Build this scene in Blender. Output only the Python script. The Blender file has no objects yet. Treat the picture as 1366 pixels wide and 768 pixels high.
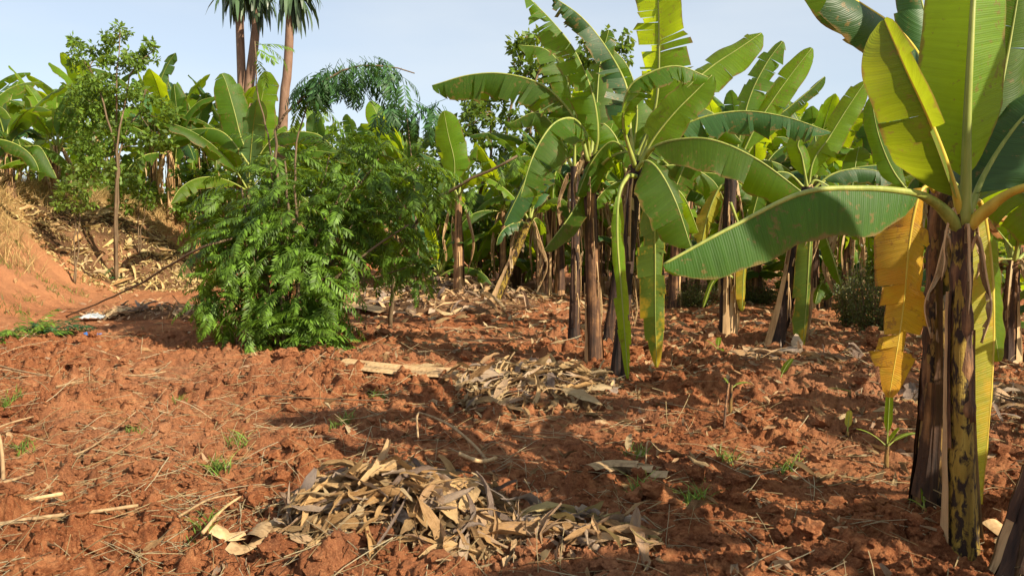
import bpy, math, random
import numpy as np
from mathutils import Vector

# ------------------------------------------------------------------ camera, sky, sun, exposure
scn = bpy.context.scene
COL = scn.collection
W0, H0, FPX, HORIZ, EYE = 1366.0, 768.0, 1013.0, 300.0, 1.6
PITCH = math.atan((H0 / 2 - HORIZ) / FPX)
cam_d = bpy.data.cameras.new("camera")
cam_d.sensor_width = 36.0
cam_d.lens = 36.0 * FPX / W0
cam_d.clip_start, cam_d.clip_end = 0.05, 3000.0
cam = bpy.data.objects.new("camera", cam_d)
COL.objects.link(cam)
cam.location = (0, 0, EYE)
cam.rotation_euler = (math.pi / 2 - PITCH, 0, 0)
scn.camera = cam

SUN_EL, SUN_AZ = math.radians(33), math.radians(-36)      # azimuth of the sun measured from +X (right) towards +Y (ahead)
to_sun = Vector((math.cos(SUN_EL) * math.cos(SUN_AZ), math.cos(SUN_EL) * math.sin(SUN_AZ), math.sin(SUN_EL)))
world = bpy.data.worlds.new("World")
scn.world = world
world.use_nodes = True
wn, wl = world.node_tree.nodes, world.node_tree.links
wn.clear()
sky = wn.new("ShaderNodeTexSky")
sky.sky_type = 'NISHITA'
sky.sun_disc = False
sky.sun_elevation = SUN_EL
sky.sun_rotation = math.pi / 2 - SUN_AZ
sky.altitude, sky.air_density, sky.dust_density, sky.ozone_density = 800.0, 1.0, 1.5, 1.4
bg = wn.new("ShaderNodeBackground")
bg.inputs["Strength"].default_value = 0.088
wo = wn.new("ShaderNodeOutputWorld")
# thin high cloud veil, the same in every direction
tcw = wn.new("ShaderNodeTexCoord")
nzw = wn.new("ShaderNodeTexNoise"); nzw.inputs["Scale"].default_value = 2.2; nzw.inputs["Detail"].default_value = 6
mpw = wn.new("ShaderNodeMapping"); mpw.inputs["Scale"].default_value = (1, 1, 3.5)
rpw = wn.new("ShaderNodeValToRGB")
rpw.color_ramp.elements[0].position = 0.42; rpw.color_ramp.elements[0].color = (0.50, 0.50, 0.50, 1)
rpw.color_ramp.elements[1].position = 0.75; rpw.color_ramp.elements[1].color = (0.74, 0.74, 0.74, 1)
mxw = wn.new("ShaderNodeMixRGB"); mxw.inputs[2].default_value = (5.2, 5.55, 5.75, 1)
wl.new(tcw.outputs["Generated"], mpw.inputs[0]); wl.new(mpw.outputs[0], nzw.inputs["Vector"])
wl.new(nzw.outputs[0], rpw.inputs[0]); wl.new(rpw.outputs[0], mxw.inputs[0])
wl.new(sky.outputs[0], mxw.inputs[1]); wl.new(mxw.outputs[0], bg.inputs["Color"]); wl.new(bg.outputs[0], wo.inputs[0])

sun_d = bpy.data.lights.new("sun", 'SUN')
sun_d.energy, sun_d.angle, sun_d.color = 5.0, math.radians(0.53), (1.0, 0.87, 0.68)
sun = bpy.data.objects.new("sun", sun_d)
COL.objects.link(sun)
sun.rotation_euler = (-to_sun).to_track_quat('-Z', 'Y').to_euler()
scn.view_settings.view_transform = 'Standard'
scn.view_settings.look = 'None'
scn.view_settings.gamma = 1.0
scn.view_settings.exposure = 0.95
scn.render.engine = 'CYCLES'
scn.cycles.use_denoising = True
scn.cycles.max_bounces = 8
scn.cycles.transparent_max_bounces = 8

rng = np.random.default_rng(7)
R = random.Random(11)
Z = np.array([0.0, 0.0, 1.0])

# ------------------------------------------------------------------ photo measurements -> places
def ray(px, py):
    x, y = (px - W0 / 2) / FPX, -(py - H0 / 2) / FPX
    c, s = math.cos(PITCH), math.sin(PITCH)
    return np.array([x, c + y * s, -s + y * c])

def P(px, py, d):                       # the point seen at a pixel, d metres ahead
    r = ray(px, py)
    return np.array([0, 0, EYE]) + r * (d / r[1])

# ------------------------------------------------------------------ noise
def _h(ix, iy, seed):
    n = (ix.astype(np.int64) * 374761393 + iy.astype(np.int64) * 668265263 + seed * 1442695041) & 0xFFFFFFFF
    n = ((n ^ (n >> 13)) * 1274126177) & 0xFFFFFFFF
    n = ((n ^ (n >> 16)) * 2246822519) & 0xFFFFFFFF
    return ((n ^ (n >> 15)) & 0xFFFFFF) / float(0x1000000)

def vnoise(x, y, seed=0):
    ix, iy = np.floor(x), np.floor(y)
    fx, fy = x - ix, y - iy
    fx, fy = fx * fx * (3 - 2 * fx), fy * fy * (3 - 2 * fy)
    a, b = _h(ix, iy, seed), _h(ix + 1, iy, seed)
    c, d = _h(ix, iy + 1, seed), _h(ix + 1, iy + 1, seed)
    return (a * (1 - fx) + b * fx) * (1 - fy) + (c * (1 - fx) + d * fx) * fy - 0.5

def fbm(x, y, seed=0, octs=4):
    s, a = 0, 1.0
    for k in range(octs):
        s = s + a * vnoise(x * 2 ** k + 17.3 * k, y * 2 ** k - 9.1 * k, seed + k)
        a *= 0.5
    return s

def domes(x, y, cell, seed, dens):
    gx, gy = x / cell, y / cell
    ix, iy = np.floor(gx), np.floor(gy)
    best = np.zeros_like(x)
    for dx in (-1, 0, 1):
        for dy in (-1, 0, 1):
            cx, cy = ix + dx, iy + dy
            px, py = cx + 0.15 + 0.7 * _h(cx, cy, seed), cy + 0.15 + 0.7 * _h(cx, cy, seed + 1)
            r = 0.35 + 0.5 * _h(cx, cy, seed + 2) ** 1.6
            e = 0.65 + 0.7 * _h(cx, cy, seed + 3)
            hh = (0.5 + 0.6 * _h(cx, cy, seed + 4)) * (_h(cx, cy, seed + 5) < dens)
            q = 1 - (((gx - px) * e) ** 2 + ((gy - py) / e) ** 2) / (r * r)
            best = np.maximum(best, hh * r * np.clip(q, 0, None) ** 0.8)
    return best * cell

FOOT = np.array([(-6.3, -60), (-6.5, 0), (-7.3, 8), (-8.2, 12.5), (-10.0, 18.5), (-8.4, 21.5), (-6.0, 24.5), (-3.5, 30), (-1, 42), (2, 120.0)])

def bank_s(x, y):
    """metres behind the foot of the bank (positive on the bank side)"""
    best = np.full(np.shape(x), 1e9); sign = np.zeros(np.shape(x))
    for a, b in zip(FOOT[:-1], FOOT[1:]):
        d = b - a
        t = np.clip(((x - a[0]) * d[0] + (y - a[1]) * d[1]) / (d @ d), 0, 1)
        qx, qy = x - a[0] - t * d[0], y - a[1] - t * d[1]
        dist = np.hypot(qx, qy)
        side = d[0] * (y - a[1]) - d[1] * (x - a[0])
        m = dist < best - 1e-9
        best = np.where(m, dist, best); sign = np.where(m, np.sign(side), sign)
    return best * sign

def terr(x, y):
    x, y = np.asarray(x, float), np.asarray(y, float)
    s = bank_s(x, y) + 0.5 * fbm(x * 0.6, y * 0.6, 31, 3)
    t = np.clip((s + 0.7) / 4.0, 0, 1)
    hb = 2.75 - 1.0 * np.clip((y - 19) / 6, 0, 1)
    hb = hb * (1 - np.clip((y - 28) / 30, 0, 0.75))
    return hb * t * t * (3 - 2 * t) + 0.10 * fbm(x * 0.35, y * 0.35, 5, 3) * np.clip(y / 6, 0.3, 1)

def relief(x, y):
    till = np.clip(1 - (bank_s(x, y) + 0.9) / 0.8, 0.10, 1)
    path = 1 - 0.75 * np.exp(-((np.hypot((x + 6.3) / 2.0, (y - 13.5) / 3.0)) ** 4))
    amp = till * path * (0.45 + 0.55 * np.clip((12.5 - y) / 3.0, 0, 1)) * (0.32 + 1.25 * np.clip(vnoise(x * 1.1, y * 1.1, 77) + 0.5 * vnoise(x * 2.7, y * 2.7, 78) + 0.40, 0, 1))
    wx = x + 0.07 * fbm(x * 8, y * 8, 101, 3); wy = y + 0.07 * fbm(x * 8, y * 8, 102, 3)
    h = 0.34 * domes(wx, wy, 0.34, 201, 0.26) + 0.55 * domes(wx, wy, 0.19, 211, 0.42)
    wx = x + 0.022 * fbm(x * 26, y * 26, 103, 3); wy = y + 0.022 * fbm(x * 26, y * 26, 104, 3)
    h2 = 0.85 * domes(wx, wy, 0.105, 221, 0.55) + 0.9 * domes(wx, wy, 0.055, 231, 0.7)
    bil = 0.085 * np.abs(vnoise(wx * 5.5, wy * 5.5, 41)) + 0.06 * np.abs(vnoise(wx * 12, wy * 12, 42)) + 0.042 * np.abs(vnoise(wx * 26, wy * 26, 43)) + 0.02 * np.abs(vnoise(x * 52, y * 52, 44))
    return amp * (h + h2 + bil + 0.03 * fbm(x * 11, y * 11, 55, 4)) + 0.05 * fbm(x * 1.3, y * 1.3, 66, 3) * till + (1 - till) * (0.22 * np.abs(fbm(x * 0.9 + y * .2, y * 2.3, 67, 4)) + 0.05 * fbm(x * 9, y * 9, 68, 3))

# quick look-up of the bare terrain height
_tx, _ty = np.linspace(-30, 30, 301), np.linspace(-2, 60, 311)
_TZ = terr(*np.meshgrid(_tx, _ty))
def tz(x, y):
    fx = min(max((x + 30) / 0.2, 0), 298.999); fy = min(max((y + 2) / 0.2, 0), 308.999)
    i, j = int(fx), int(fy); a, b = fx - i, fy - j
    return float((_TZ[j, i] * (1 - a) + _TZ[j, i + 1] * a) * (1 - b) + (_TZ[j + 1, i] * (1 - a) + _TZ[j + 1, i + 1] * a) * b)

def gz(x, y):
    x, y = np.asarray([float(x)]), np.asarray([float(y)])
    return float((terr(x, y) + relief(x, y))[0])

def G(px, py):                           # ground point seen at a pixel
    r = ray(px, py)
    lo, prev = 1.0, None
    for k in range(900):
        d = 1.5 + k * 0.05
        p = np.array([0, 0, EYE]) + r * (d / r[1])
        if p[2] <= tz(p[0], p[1]):
            return p
    return p

def ground_at(px, d):
    x = (px - W0 / 2) / FPX * d * 1.003
    return np.array([x, d, tz(x, d)])

# ------------------------------------------------------------------ object helpers
class MB:
    def __init__(s):
        s.V, s.Q, s.T, s.U, s.n = [], [], [], [], 0
    def add(s, v, q=None, t=None, uv=None):
        v = np.asarray(v, float).reshape(-1, 3)
        s.V.append(v)
        s.U.append(np.zeros((len(v), 2)) if uv is None else np.asarray(uv, float).reshape(-1, 2))
        if q is not None and len(q): s.Q.append(np.asarray(q, int).reshape(-1, 4) + s.n)
        if t is not None and len(t): s.T.append(np.asarray(t, int).reshape(-1, 3) + s.n)
        s.n += len(v)
    def grid(s, v, uv=None, flip=False):
        v = np.asarray(v, float); r, c = v.shape[:2]
        i = np.arange(r * c).reshape(r, c)
        q = np.stack([i[:-1, :-1], i[:-1, 1:], i[1:, 1:], i[1:, :-1]], -1).reshape(-1, 4)
        s.add(v, q[:, ::-1] if flip else q, uv=uv)
    def tube(s, pts, rad, sides=7, cap=True, squash=None, vs=1.0):
        pts = np.asarray(pts, float); n = len(pts)
        rad = np.broadcast_to(np.asarray(rad, float), (n,))
        T = np.gradient(pts, axis=0); T /= np.linalg.norm(T, axis=1)[:, None] + 1e-9
        a = np.cross(T[0], [0.31, 0.87, 0.38]); a /= np.linalg.norm(a)
        rings, L = [], 0
        ang = np.linspace(0, 2 * math.pi, sides, endpoint=False)
        uv = []
        for k in range(n):
            a = a - T[k] * (a @ T[k]); a /= np.linalg.norm(a) + 1e-9
            b = np.cross(T[k], a)
            rings.append(pts[k] + rad[k] * (np.cos(ang)[:, None] * a + np.sin(ang)[:, None] * b))
            if k: L += np.linalg.norm(pts[k] - pts[k - 1])
            uv.append(np.stack([ang / 6.2832, np.full(sides, L * vs)], -1))
        v = np.concatenate(rings)
        q = []
        for k in range(n - 1):
            for j in range(sides):
                j2 = (j + 1) % sides
                q.append((k * sides + j, k * sides + j2, (k + 1) * sides + j2, (k + 1) * sides + j))
        t = []
        if cap:
            v = np.concatenate([v, pts[:1], pts[-1:]])
            uv.append(np.zeros((2, 2)))
            for j in range(sides):
                j2 = (j + 1) % sides
                t.append((j2, j, n * sides)); t.append(((n - 1) * sides + j, (n - 1) * sides + j2, n * sides + 1))
        s.add(v, q, t, np.concatenate(uv))
    def mesh(s, name, mat, smooth=True):
        me = bpy.data.meshes.new(name)
        v = np.concatenate(s.V); u = np.concatenate(s.U)
        q = np.concatenate(s.Q) if s.Q else np.zeros((0, 4), int)
        t = np.concatenate(s.T) if s.T else np.zeros((0, 3), int)
        loops = np.concatenate([q.ravel(), t.ravel()])
        nq, nt = len(q), len(t)
        me.vertices.add(len(v)); me.vertices.foreach_set("co", v.astype(np.float32).ravel())
        me.loops.add(len(loops)); me.loops.foreach_set("vertex_index", loops.astype(np.int32))
        me.polygons.add(nq + nt)
        st = np.concatenate([np.arange(nq) * 4, nq * 4 + np.arange(nt) * 3])
        me.polygons.foreach_set("loop_start", st.astype(np.int32))
        me.polygons.foreach_set("use_smooth", np.full(nq + nt, smooth))
        ul = me.uv_layers.new(name="UVMap")
        ul.data.foreach_set("uv", u[loops].astype(np.float32).ravel())
        me.materials.append(mat)
        me.update(calc_edges=True)
        return me
    def obj(s, name, mat, parent=None, smooth=True, **props):
        return link(s.mesh(name, mat, smooth), name, parent, **props)

def link(me, name, parent=None, loc=None, rot=None, scale=None, **props):
    o = bpy.data.objects.new(name, me)
    COL.objects.link(o)
    if parent is not None: o.parent = parent
    if loc is not None: o.location = tuple(float(q) for q in loc)
    if rot is not None: o.rotation_euler = tuple(float(q) for q in rot)
    if scale is not None: o.scale = scale if hasattr(scale, '__len__') else (scale,) * 3
    for k, v in props.items(): o[k] = v
    return o

def thing(name, label, cat, loc, group=None, rotz=0.0):
    o = link(None, name, None, loc, (0, 0, rotz), label=label, category=cat)
    if group: o["group"] = group
    return o

def copy_tree(o, parent=None):
    c = o.copy(); COL.objects.link(c)
    if parent is not None: c.parent = parent
    for ch in list(o.children): copy_tree(ch, c)
    return c

def catmull(pts, n):
    p = np.asarray(pts, float)
    p = np.vstack([2 * p[0] - p[1], p, 2 * p[-1] - p[-2]])
    m = len(p) - 3
    seg = np.linalg.norm(np.diff(p[1:-1], axis=0), axis=1)
    cum = np.concatenate([[0], np.cumsum(seg)]); s = np.linspace(0, cum[-1], n)
    out = []
    for q in s:
        k = min(int(np.searchsorted(cum, q, side='right') - 1), m - 1); k = max(k, 0)
        t = (q - cum[k]) / (seg[k] + 1e-9)
        a, b, c, d = p[k], p[k + 1], p[k + 2], p[k + 3]
        out.append(0.5 * (2 * b + (c - a) * t + (2 * a - 5 * b + 4 * c - d) * t * t + (3 * b - a - 3 * c + d) * t ** 3))
    return np.array(out)

def unit(v):
    v = np.asarray(v, float); return v / (np.linalg.norm(v) + 1e-12)

# ------------------------------------------------------------------ materials
class NT:
    def __init__(s, name):
        s.m = bpy.data.materials.new(name); s.m.use_nodes = True
        s.t = s.m.node_tree; s.t.nodes.clear()
        s.out = s.t.nodes.new("ShaderNodeOutputMaterial")
    def n(s, kind, **kw):
        o = s.t.nodes.new("ShaderNode" + kind)
        for k, v in kw.items():
            if k in o.inputs: o.inputs[k].default_value = v
            else: setattr(o, k, v)
        return o
    def l(s, a, b): s.t.links.new(a, b)
    def noise(s, scale, detail=4, vec=None, rough=0.55, dist=0.0):
        o = s.n("TexNoise"); o.inputs["Scale"].default_value = scale; o.inputs["Detail"].default_value = detail
        o.inputs["Roughness"].default_value = rough; o.inputs["Distortion"].default_value = dist
        if vec is not None: s.l(vec, o.inputs["Vector"])
        return o.outputs[0]
    def ramp(s, fac, stops):
        o = s.n("ValToRGB"); e = o.color_ramp.elements
        while len(e) < len(stops): e.new(0.5)
        for k, (p, c) in enumerate(stops):
            e[k].position = p; e[k].color = (*c, 1) if len(c) == 3 else c
        s.l(fac, o.inputs[0]); return o.outputs[0]
    def mix(s, fac, a, b, mode='MIX'):
        o = s.n("MixRGB", blend_type=mode)
        for k, q in ((0, fac), (1, a), (2, b)):
            if hasattr(q, "links") or hasattr(q, "is_linked"): s.l(q, o.inputs[k])
            elif k == 0: o.inputs[0].default_value = q
            else: o.inputs[k].default_value = (*q, 1)
        return o.outputs[0]
    def math(s, op, a, b=None, clamp=False):
        o = s.n("Math", operation=op, use_clamp=clamp)
        for k, q in ((0, a), (1, b)):
            if q is None: continue
            if hasattr(q, "is_linked"): s.l(q, o.inputs[k])
            else: o.inputs[k].default_value = q
        return o.outputs[0]
    def bump(s, h, strength=0.3, dist=0.01, nrm=None):
        o = s.n("Bump"); o.inputs["Strength"].default_value = strength; o.inputs["Distance"].default_value = dist
        s.l(h, o.inputs["Height"])
        if nrm is not None: s.l(nrm, o.inputs["Normal"])
        return o.outputs[0]
    def bsdf(s, col, rough=0.8, nrm=None, spec=0.3):
        b = s.n("BsdfPrincipled"); b.inputs["Roughness"].default_value = rough
        if hasattr(col, "is_linked"): s.l(col, b.inputs["Base Color"])
        else: b.inputs["Base Color"].default_value = (*col, 1)
        b.inputs["Specular IOR Level"].default_value = spec
        if nrm is not None: s.l(nrm, b.inputs["Normal"])
        return b
    def done(s, sh): s.l(sh, s.out.inputs[0]); return s.m

def soil_mat(name, dark=(0.13, 0.040, 0.018), mid=(0.30, 0.102, 0.040), light=(0.53, 0.235, 0.10), bank=False):
    t = NT(name)
    co = t.n("TexCoord").outputs["Object"]
    n1 = t.noise(1.3, 6, co, 0.6); n2 = t.noise(14, 6, co, 0.65); n3 = t.noise(90, 4, co, 0.7); n4 = t.noise(0.45, 3, co)
    a = t.math('ADD', t.math('MULTIPLY', n1, 0.45), t.math('MULTIPLY', n2, 0.55))
    c = t.ramp(a, [(0.36, dark), (0.5, mid), (0.64, light)])
    c = t.mix(t.ramp(n3, [(0.5, (0, 0, 0)), (0.72, (1, 1, 1))]), c, light)
    c = t.mix(t.math('MULTIPLY', t.ramp(n4, [(0.45, (0, 0, 0)), (0.65, (1, 1, 1))]), 0.5), c, (0.46, 0.225, 0.115))
    h = t.math('ADD', t.math('MULTIPLY', n2, 0.6), t.math('MULTIPLY', n3, 0.4))
    n5 = t.noise(170, 4, co, 0.75); n6 = t.noise(48, 5, co, 0.75)
    nr = t.bump(n5, 0.9, 0.010, t.bump(n6, 1.0, 0.035, t.bump(h, 0.8, 0.04)))
    if bank:
        geo = t.n("NewGeometry"); sp = t.n("SeparateXYZ"); t.l(geo.outputs["Position"], sp.inputs[0])
        nb = t.noise(2.0, 5, co, 0.65)
        zz = t.math('ADD', sp.outputs["Z"], t.math('MULTIPLY', nb, 1.6))
        fb = t.math('ADD', t.math('MULTIPLY', sp.outputs["X"], -0.16), t.math('MULTIPLY', t.math('SUBTRACT', nb, 0.5), 0.5))
        c = t.mix(t.math('MULTIPLY', t.ramp(fb, [(0.98, (0, 0, 0)), (1.0, (1, 1, 1))]) if False else t.math('SUBTRACT', fb, 1.0, True), 1.6, True), c, (0.47, 0.215, 0.10))
        f = t.ramp(t.math('MULTIPLY', zz, 0.25), [(0.47, (0, 0, 0)), (0.62, (1, 1, 1))])
        c = t.mix(t.math('MULTIPLY', f, 0.75), c, t.ramp(t.noise(6, 5, co), [(0.35, (0.22, 0.13, 0.05)), (0.6, (0.42, 0.29, 0.12)), (0.75, (0.24, 0.24, 0.07))]))
    return t.done(t.bsdf(c, 0.95, nr, 0.12).outputs[0])

def leaf_mat(name, top, under, trans, tf=0.38, rough=0.42, vein=1.0, edge=(0.26, 0.15, 0.045), edge_amt=0.75, patch=None, patch_amt=0.0, spec=0.45, patch_from=0.0):
    """banana-like blade: lateral veins run across, uv = (side -1..1, metres along)"""
    t = NT(name)
    uv = t.n("UVMap"); sep = t.n("SeparateXYZ"); t.l(uv.outputs[0], sep.inputs[0])
    u, v = sep.outputs[0], sep.outputs[1]
    au = t.math('ABSOLUTE', u)
    co = t.n("TexCoord").outputs["Object"]
    nz = t.noise(3.0, 5, co, 0.6)
    rnd = t.n("ObjectInfo").outputs["Random"]
    vv = t.math('SUBTRACT', v, t.math('MULTIPLY', au, 0.03))
    cb = t.n("CombineXYZ"); t.l(t.math('MULTIPLY', u, 0.6), cb.inputs[0]); t.l(t.math('MULTIPLY', vv, 55.0), cb.inputs[1])
    strk = t.noise(1.0, 3, cb.outputs[0], 0.5)
    s1 = t.math('SINE', t.math('MULTIPLY', vv, 2 * math.pi / 0.011))
    hgt = t.math('ADD', t.math('MULTIPLY', s1, 0.16), t.math('MULTIPLY', strk, 1.8))
    nr = t.bump(hgt, 0.32 * vein, 0.004)
    var = t.math('ADD', t.math('MULTIPLY', nz, 0.6), t.math('ADD', t.math('MULTIPLY', strk, 0.5), t.math('MULTIPLY', rnd, 0.35)))
    def vary(c, lo=0.62, hi=1.45):
        return t.ramp(var, [(0.38, tuple(q * lo for q in c)), (0.72, c), (1.0, tuple(min(1, q * hi) for q in c))])
    geo = t.n("NewGeometry")
    colr = t.mix(geo.outputs["Backfacing"], vary(top), vary(under))
    trc = vary(trans, 0.7, 1.25)
    if patch is not None:
        pf = t.math('MULTIPLY', t.ramp(t.noise(5.0, 5, co, 0.6), [(0.5, (0, 0, 0)), (0.62, (1, 1, 1))]), patch_amt)
        if patch_from: pf = t.math('MULTIPLY', pf, t.ramp(t.math('MULTIPLY', v, 0.25), [(patch_from * .25, (0, 0, 0)), (patch_from * .25 + .06, (1, 1, 1))]))
        colr = t.mix(pf, colr, patch); trc = t.mix(pf, trc, patch)
    ef = t.math('ADD', au, t.math('MULTIPLY', t.math('SUBTRACT', t.noise(16, 3, co), 0.5), 0.35))
    ef = t.math('MULTIPLY', t.ramp(ef, [(0.92, (0, 0, 0)), (1.0, (1, 1, 1))]), edge_amt)
    ef = t.math('MAXIMUM', ef, t.math('MULTIPLY', t.ramp(t.math('ADD', t.math('MULTIPLY', t.noise(26, 4, co, 0.7), 0.7), t.math('MULTIPLY', t.noise(4, 2, co), 0.3)), [(0.575, (0, 0, 0)), (0.61, (1, 1, 1))]), 0.55))
    colr = t.mix(ef, colr, edge); trc = t.mix(ef, trc, edge)
    b = t.bsdf(colr, rough, nr, spec)
    tr = t.n("BsdfTranslucent"); t.l(trc, tr.inputs[0]); t.l(nr, tr.inputs[1])
    mx = t.n("MixShader"); mx.inputs[0].default_value = tf
    t.l(b.outputs[0], mx.inputs[1]); t.l(tr.outputs[0], mx.inputs[2])
    return t.done(mx.outputs[0])

def small_leaf_mat(name, top, trans, tf=0.35, rough=0.5):
    t = NT(name)
    co = t.n("TexCoord").outputs["Object"]
    nz = t.noise(6.0, 3, co); rnd = t.n("ObjectInfo").outputs["Random"]
    geo = t.n("NewGeometry")
    rv = t.math('ADD', t.math('MULTIPLY', geo.outputs["Random Per Island"], 0.6), t.math('ADD', t.math('MULTIPLY', nz, 0.4), t.math('MULTIPLY', rnd, 0.25)))
    c = t.ramp(rv, [(0.25, tuple(q * 0.42 for q in top)), (0.58, top), (0.95, tuple(q * 2.0 for q in top))])
    tc = t.ramp(rv, [(0.25, tuple(q * 0.7 for q in trans)), (0.9, trans)])
    b = t.bsdf(c, rough, None, 0.35)
    tr = t.n("BsdfTranslucent"); t.l(tc, tr.inputs[0])
    mx = t.n("MixShader"); mx.inputs[0].default_value = tf
    t.l(b.outputs[0], mx.inputs[1]); t.l(tr.outputs[0], mx.inputs[2])
    return t.done(mx.outputs[0])

def dry_mat(name, stops, tf=0.12, rough=0.75):
    t = NT(name)
    uv = t.n("UVMap"); sep = t.n("SeparateXYZ"); t.l(uv.outputs[0], sep.inputs[0])
    co = t.n("TexCoord").outputs["Object"]
    oi = t.n("ObjectInfo"); geo = t.n("NewGeometry")
    cb = t.n("CombineXYZ"); t.l(t.math('MULTIPLY', sep.outputs[0], 9.0), cb.inputs[0]); t.l(t.math('MULTIPLY', sep.outputs[1], 1.5), cb.inputs[1])
    st = t.noise(2.2, 5, cb.outputs[0], 0.65, 0.4); fib = t.noise(9.0, 3, cb.outputs[0], 0.6)
    r = t.math('FRACT', t.math('ADD', oi.outputs["Random"], geo.outputs["Random Per Island"]))
    f = t.math('ADD', t.math('MULTIPLY', r, 0.66), t.math('MULTIPLY', t.math('ADD', t.math('ADD', st, fib), t.noise(14, 5, co, 0.7)), 0.50))
    f = t.math('SUBTRACT', f, 0.44)
    c = t.ramp(f, stops)
    nr = t.bump(t.math('ADD', st, t.math('MULTIPLY', fib, 0.8)), 0.8, 0.012)
    b = t.bsdf(c, rough, nr, 0.25)
    tr = t.n("BsdfTranslucent"); t.l(c, tr.inputs[0])
    mx = t.n("MixShader"); mx.inputs[0].default_value = tf
    t.l(b.outputs[0], mx.inputs[1]); t.l(tr.outputs[0], mx.inputs[2])
    return t.done(mx.outputs[0])

def bark_mat(name, stops, sx=5.0, sy=0.9, rough=0.7, spots=None, bumpd=0.02):
    """sheathed stem: streaks run along the stem; uv = (turn, metres)"""
    t = NT(name)
    uv = t.n("UVMap"); sep = t.n("SeparateXYZ"); t.l(uv.outputs[0], sep.inputs[0])
    co = t.n("TexCoord").outputs["Object"]
    mp = t.n("Mapping"); mp.inputs["Scale"].default_value = (sx * 3.5, sx * 3.5, sy); t.l(co, mp.inputs[0])
    st = t.noise(1.6, 6, mp.outputs[0], 0.62, 0.3)
    pt = t.noise(4.5, 5, co, 0.6, 0.6)
    f = t.math('ADD', t.math('MULTIPLY', st, 0.62), t.math('MULTIPLY', pt, 0.38))
    c = t.ramp(f, stops)
    if spots:
        mp2 = t.n("Mapping"); mp2.inputs["Scale"].default_value = (34, 34, 13); t.l(co, mp2.inputs[0])
        sp = t.noise(1.0, 4, mp2.outputs[0], 0.6, 0.7)
        big = t.noise(3.0, 3, co)
        c = t.mix(t.ramp(t.math('ADD', t.math('MULTIPLY', sp, 0.75), t.math('MULTIPLY', big, 0.3)), [(0.49, (0, 0, 0)), (0.57, (1, 1, 1))]), c, spots)
    nr = t.bump(t.math('ADD', st, t.math('MULTIPLY', t.noise(60, 3, co), 0.25)), 0.7, bumpd)
    return t.done(t.bsdf(c, rough, nr, 0.3).outputs[0])

M = {}
M['soil'] = soil_mat("red_soil", bank=True)
M['clod'] = soil_mat("red_clod")
M['leaf'] = leaf_mat("banana_leaf", (0.042, 0.103, 0.008), (0.075, 0.145, 0.020), (0.34, 0.47, 0.010), 0.50, 0.52, spec=0.26)
M['leaf_deep'] = leaf_mat("banana_leaf_shade_tint", (0.034, 0.098, 0.009), (0.06, 0.13, 0.02), (0.30, 0.44, 0.010), 0.42, 0.52, spec=0.24)  # darker green stands in for the shade on the long arching leaf
M['leaf_blue'] = leaf_mat("banana_leaf_waxy", (0.030, 0.088, 0.022), (0.075, 0.145, 0.05), (0.18, 0.31, 0.02), 0.28, 0.46, spec=0.32)
M['leaf_young'] = leaf_mat("banana_leaf_young", (0.075, 0.17, 0.010), (0.10, 0.20, 0.016), (0.50, 0.60, 0.008), 0.54, 0.48, spec=0.25)
M['leaf_olive'] = leaf_mat("banana_leaf_olive", (0.075, 0.13, 0.012), (0.11, 0.16, 0.016), (0.34, 0.40, 0.012), 0.46, 0.5, patch=(0.30, 0.30, 0.03), patch_amt=0.25)
M['leaf_yellow'] = leaf_mat("banana_leaf_yellow", (0.52, 0.33, 0.03), (0.55, 0.36, 0.04), (0.78, 0.46, 0.02), 0.45, 0.5, 1.6, (0.28, 0.13, 0.03), 0.8, (0.60, 0.28, 0.02), 0.7)
M['leaf_yg'] = leaf_mat("banana_leaf_yellowing", (0.34, 0.33, 0.03), (0.38, 0.36, 0.05), (0.66, 0.60, 0.02), 0.45, 0.5, 1.5, (0.55, 0.40, 0.05), 0.9, (0.62, 0.40, 0.03), 0.8)
M['leaf_tip'] = leaf_mat("banana_leaf_yellow_blotched", (0.09, 0.17, 0.02), (0.12, 0.20, 0.03), (0.34, 0.42, 0.02), 0.42, 0.45, 1.0, (0.5, 0.34, 0.03), 0.9, (0.66, 0.42, 0.02), 0.85, patch_from=1.15)
M['petiole'] = bark_mat("leaf_stalk", [(0.3, (0.13, 0.19, 0.03)), (0.55, (0.28, 0.31, 0.065)), (0.75, (0.40, 0.38, 0.11))], rough=0.5, bumpd=0.002)
M['petiole_y'] = bark_mat("leaf_stalk_yellow", [(0.3, (0.38, 0.26, 0.03)), (0.55, (0.55, 0.42, 0.06)), (0.75, (0.6, 0.48, 0.14))], rough=0.4, bumpd=0.002)
M['dead'] = dry_mat("dead_leaf", [(0.15, (0.09, 0.045, 0.02)), (0.4, (0.26, 0.15, 0.065)), (0.65, (0.42, 0.28, 0.13)), (0.9, (0.55, 0.42, 0.24))], 0.22)
M['dead_orange'] = dry_mat("dead_leaf_orange", [(0.15, (0.25, 0.10, 0.03)), (0.5, (0.50, 0.24, 0.06)), (0.85, (0.60, 0.38, 0.13))], 0.3)
M['dry'] = dry_mat("dry_leaf", [(0.12, (0.09, 0.045, 0.02)), (0.3, (0.24, 0.135, 0.06)), (0.48, (0.49, 0.295, 0.13)), (0.66, (0.33, 0.225, 0.16)), (0.92, (0.62, 0.41, 0.21))], 0.15)
M['dry_grey'] = dry_mat("dry_leaf_grey", [(0.15, (0.11, 0.07, 0.05)), (0.4, (0.22, 0.155, 0.115)), (0.65, (0.35, 0.27, 0.21)), (0.9, (0.45, 0.33, 0.22))], 0.12)
M['dry_tan'] = dry_mat("dry_leaf_tan", [(0.12, (0.15, 0.07, 0.028)), (0.35, (0.38, 0.215, 0.085)), (0.6, (0.60, 0.37, 0.155)), (0.92, (0.68, 0.47, 0.235))], 0.18)
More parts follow.
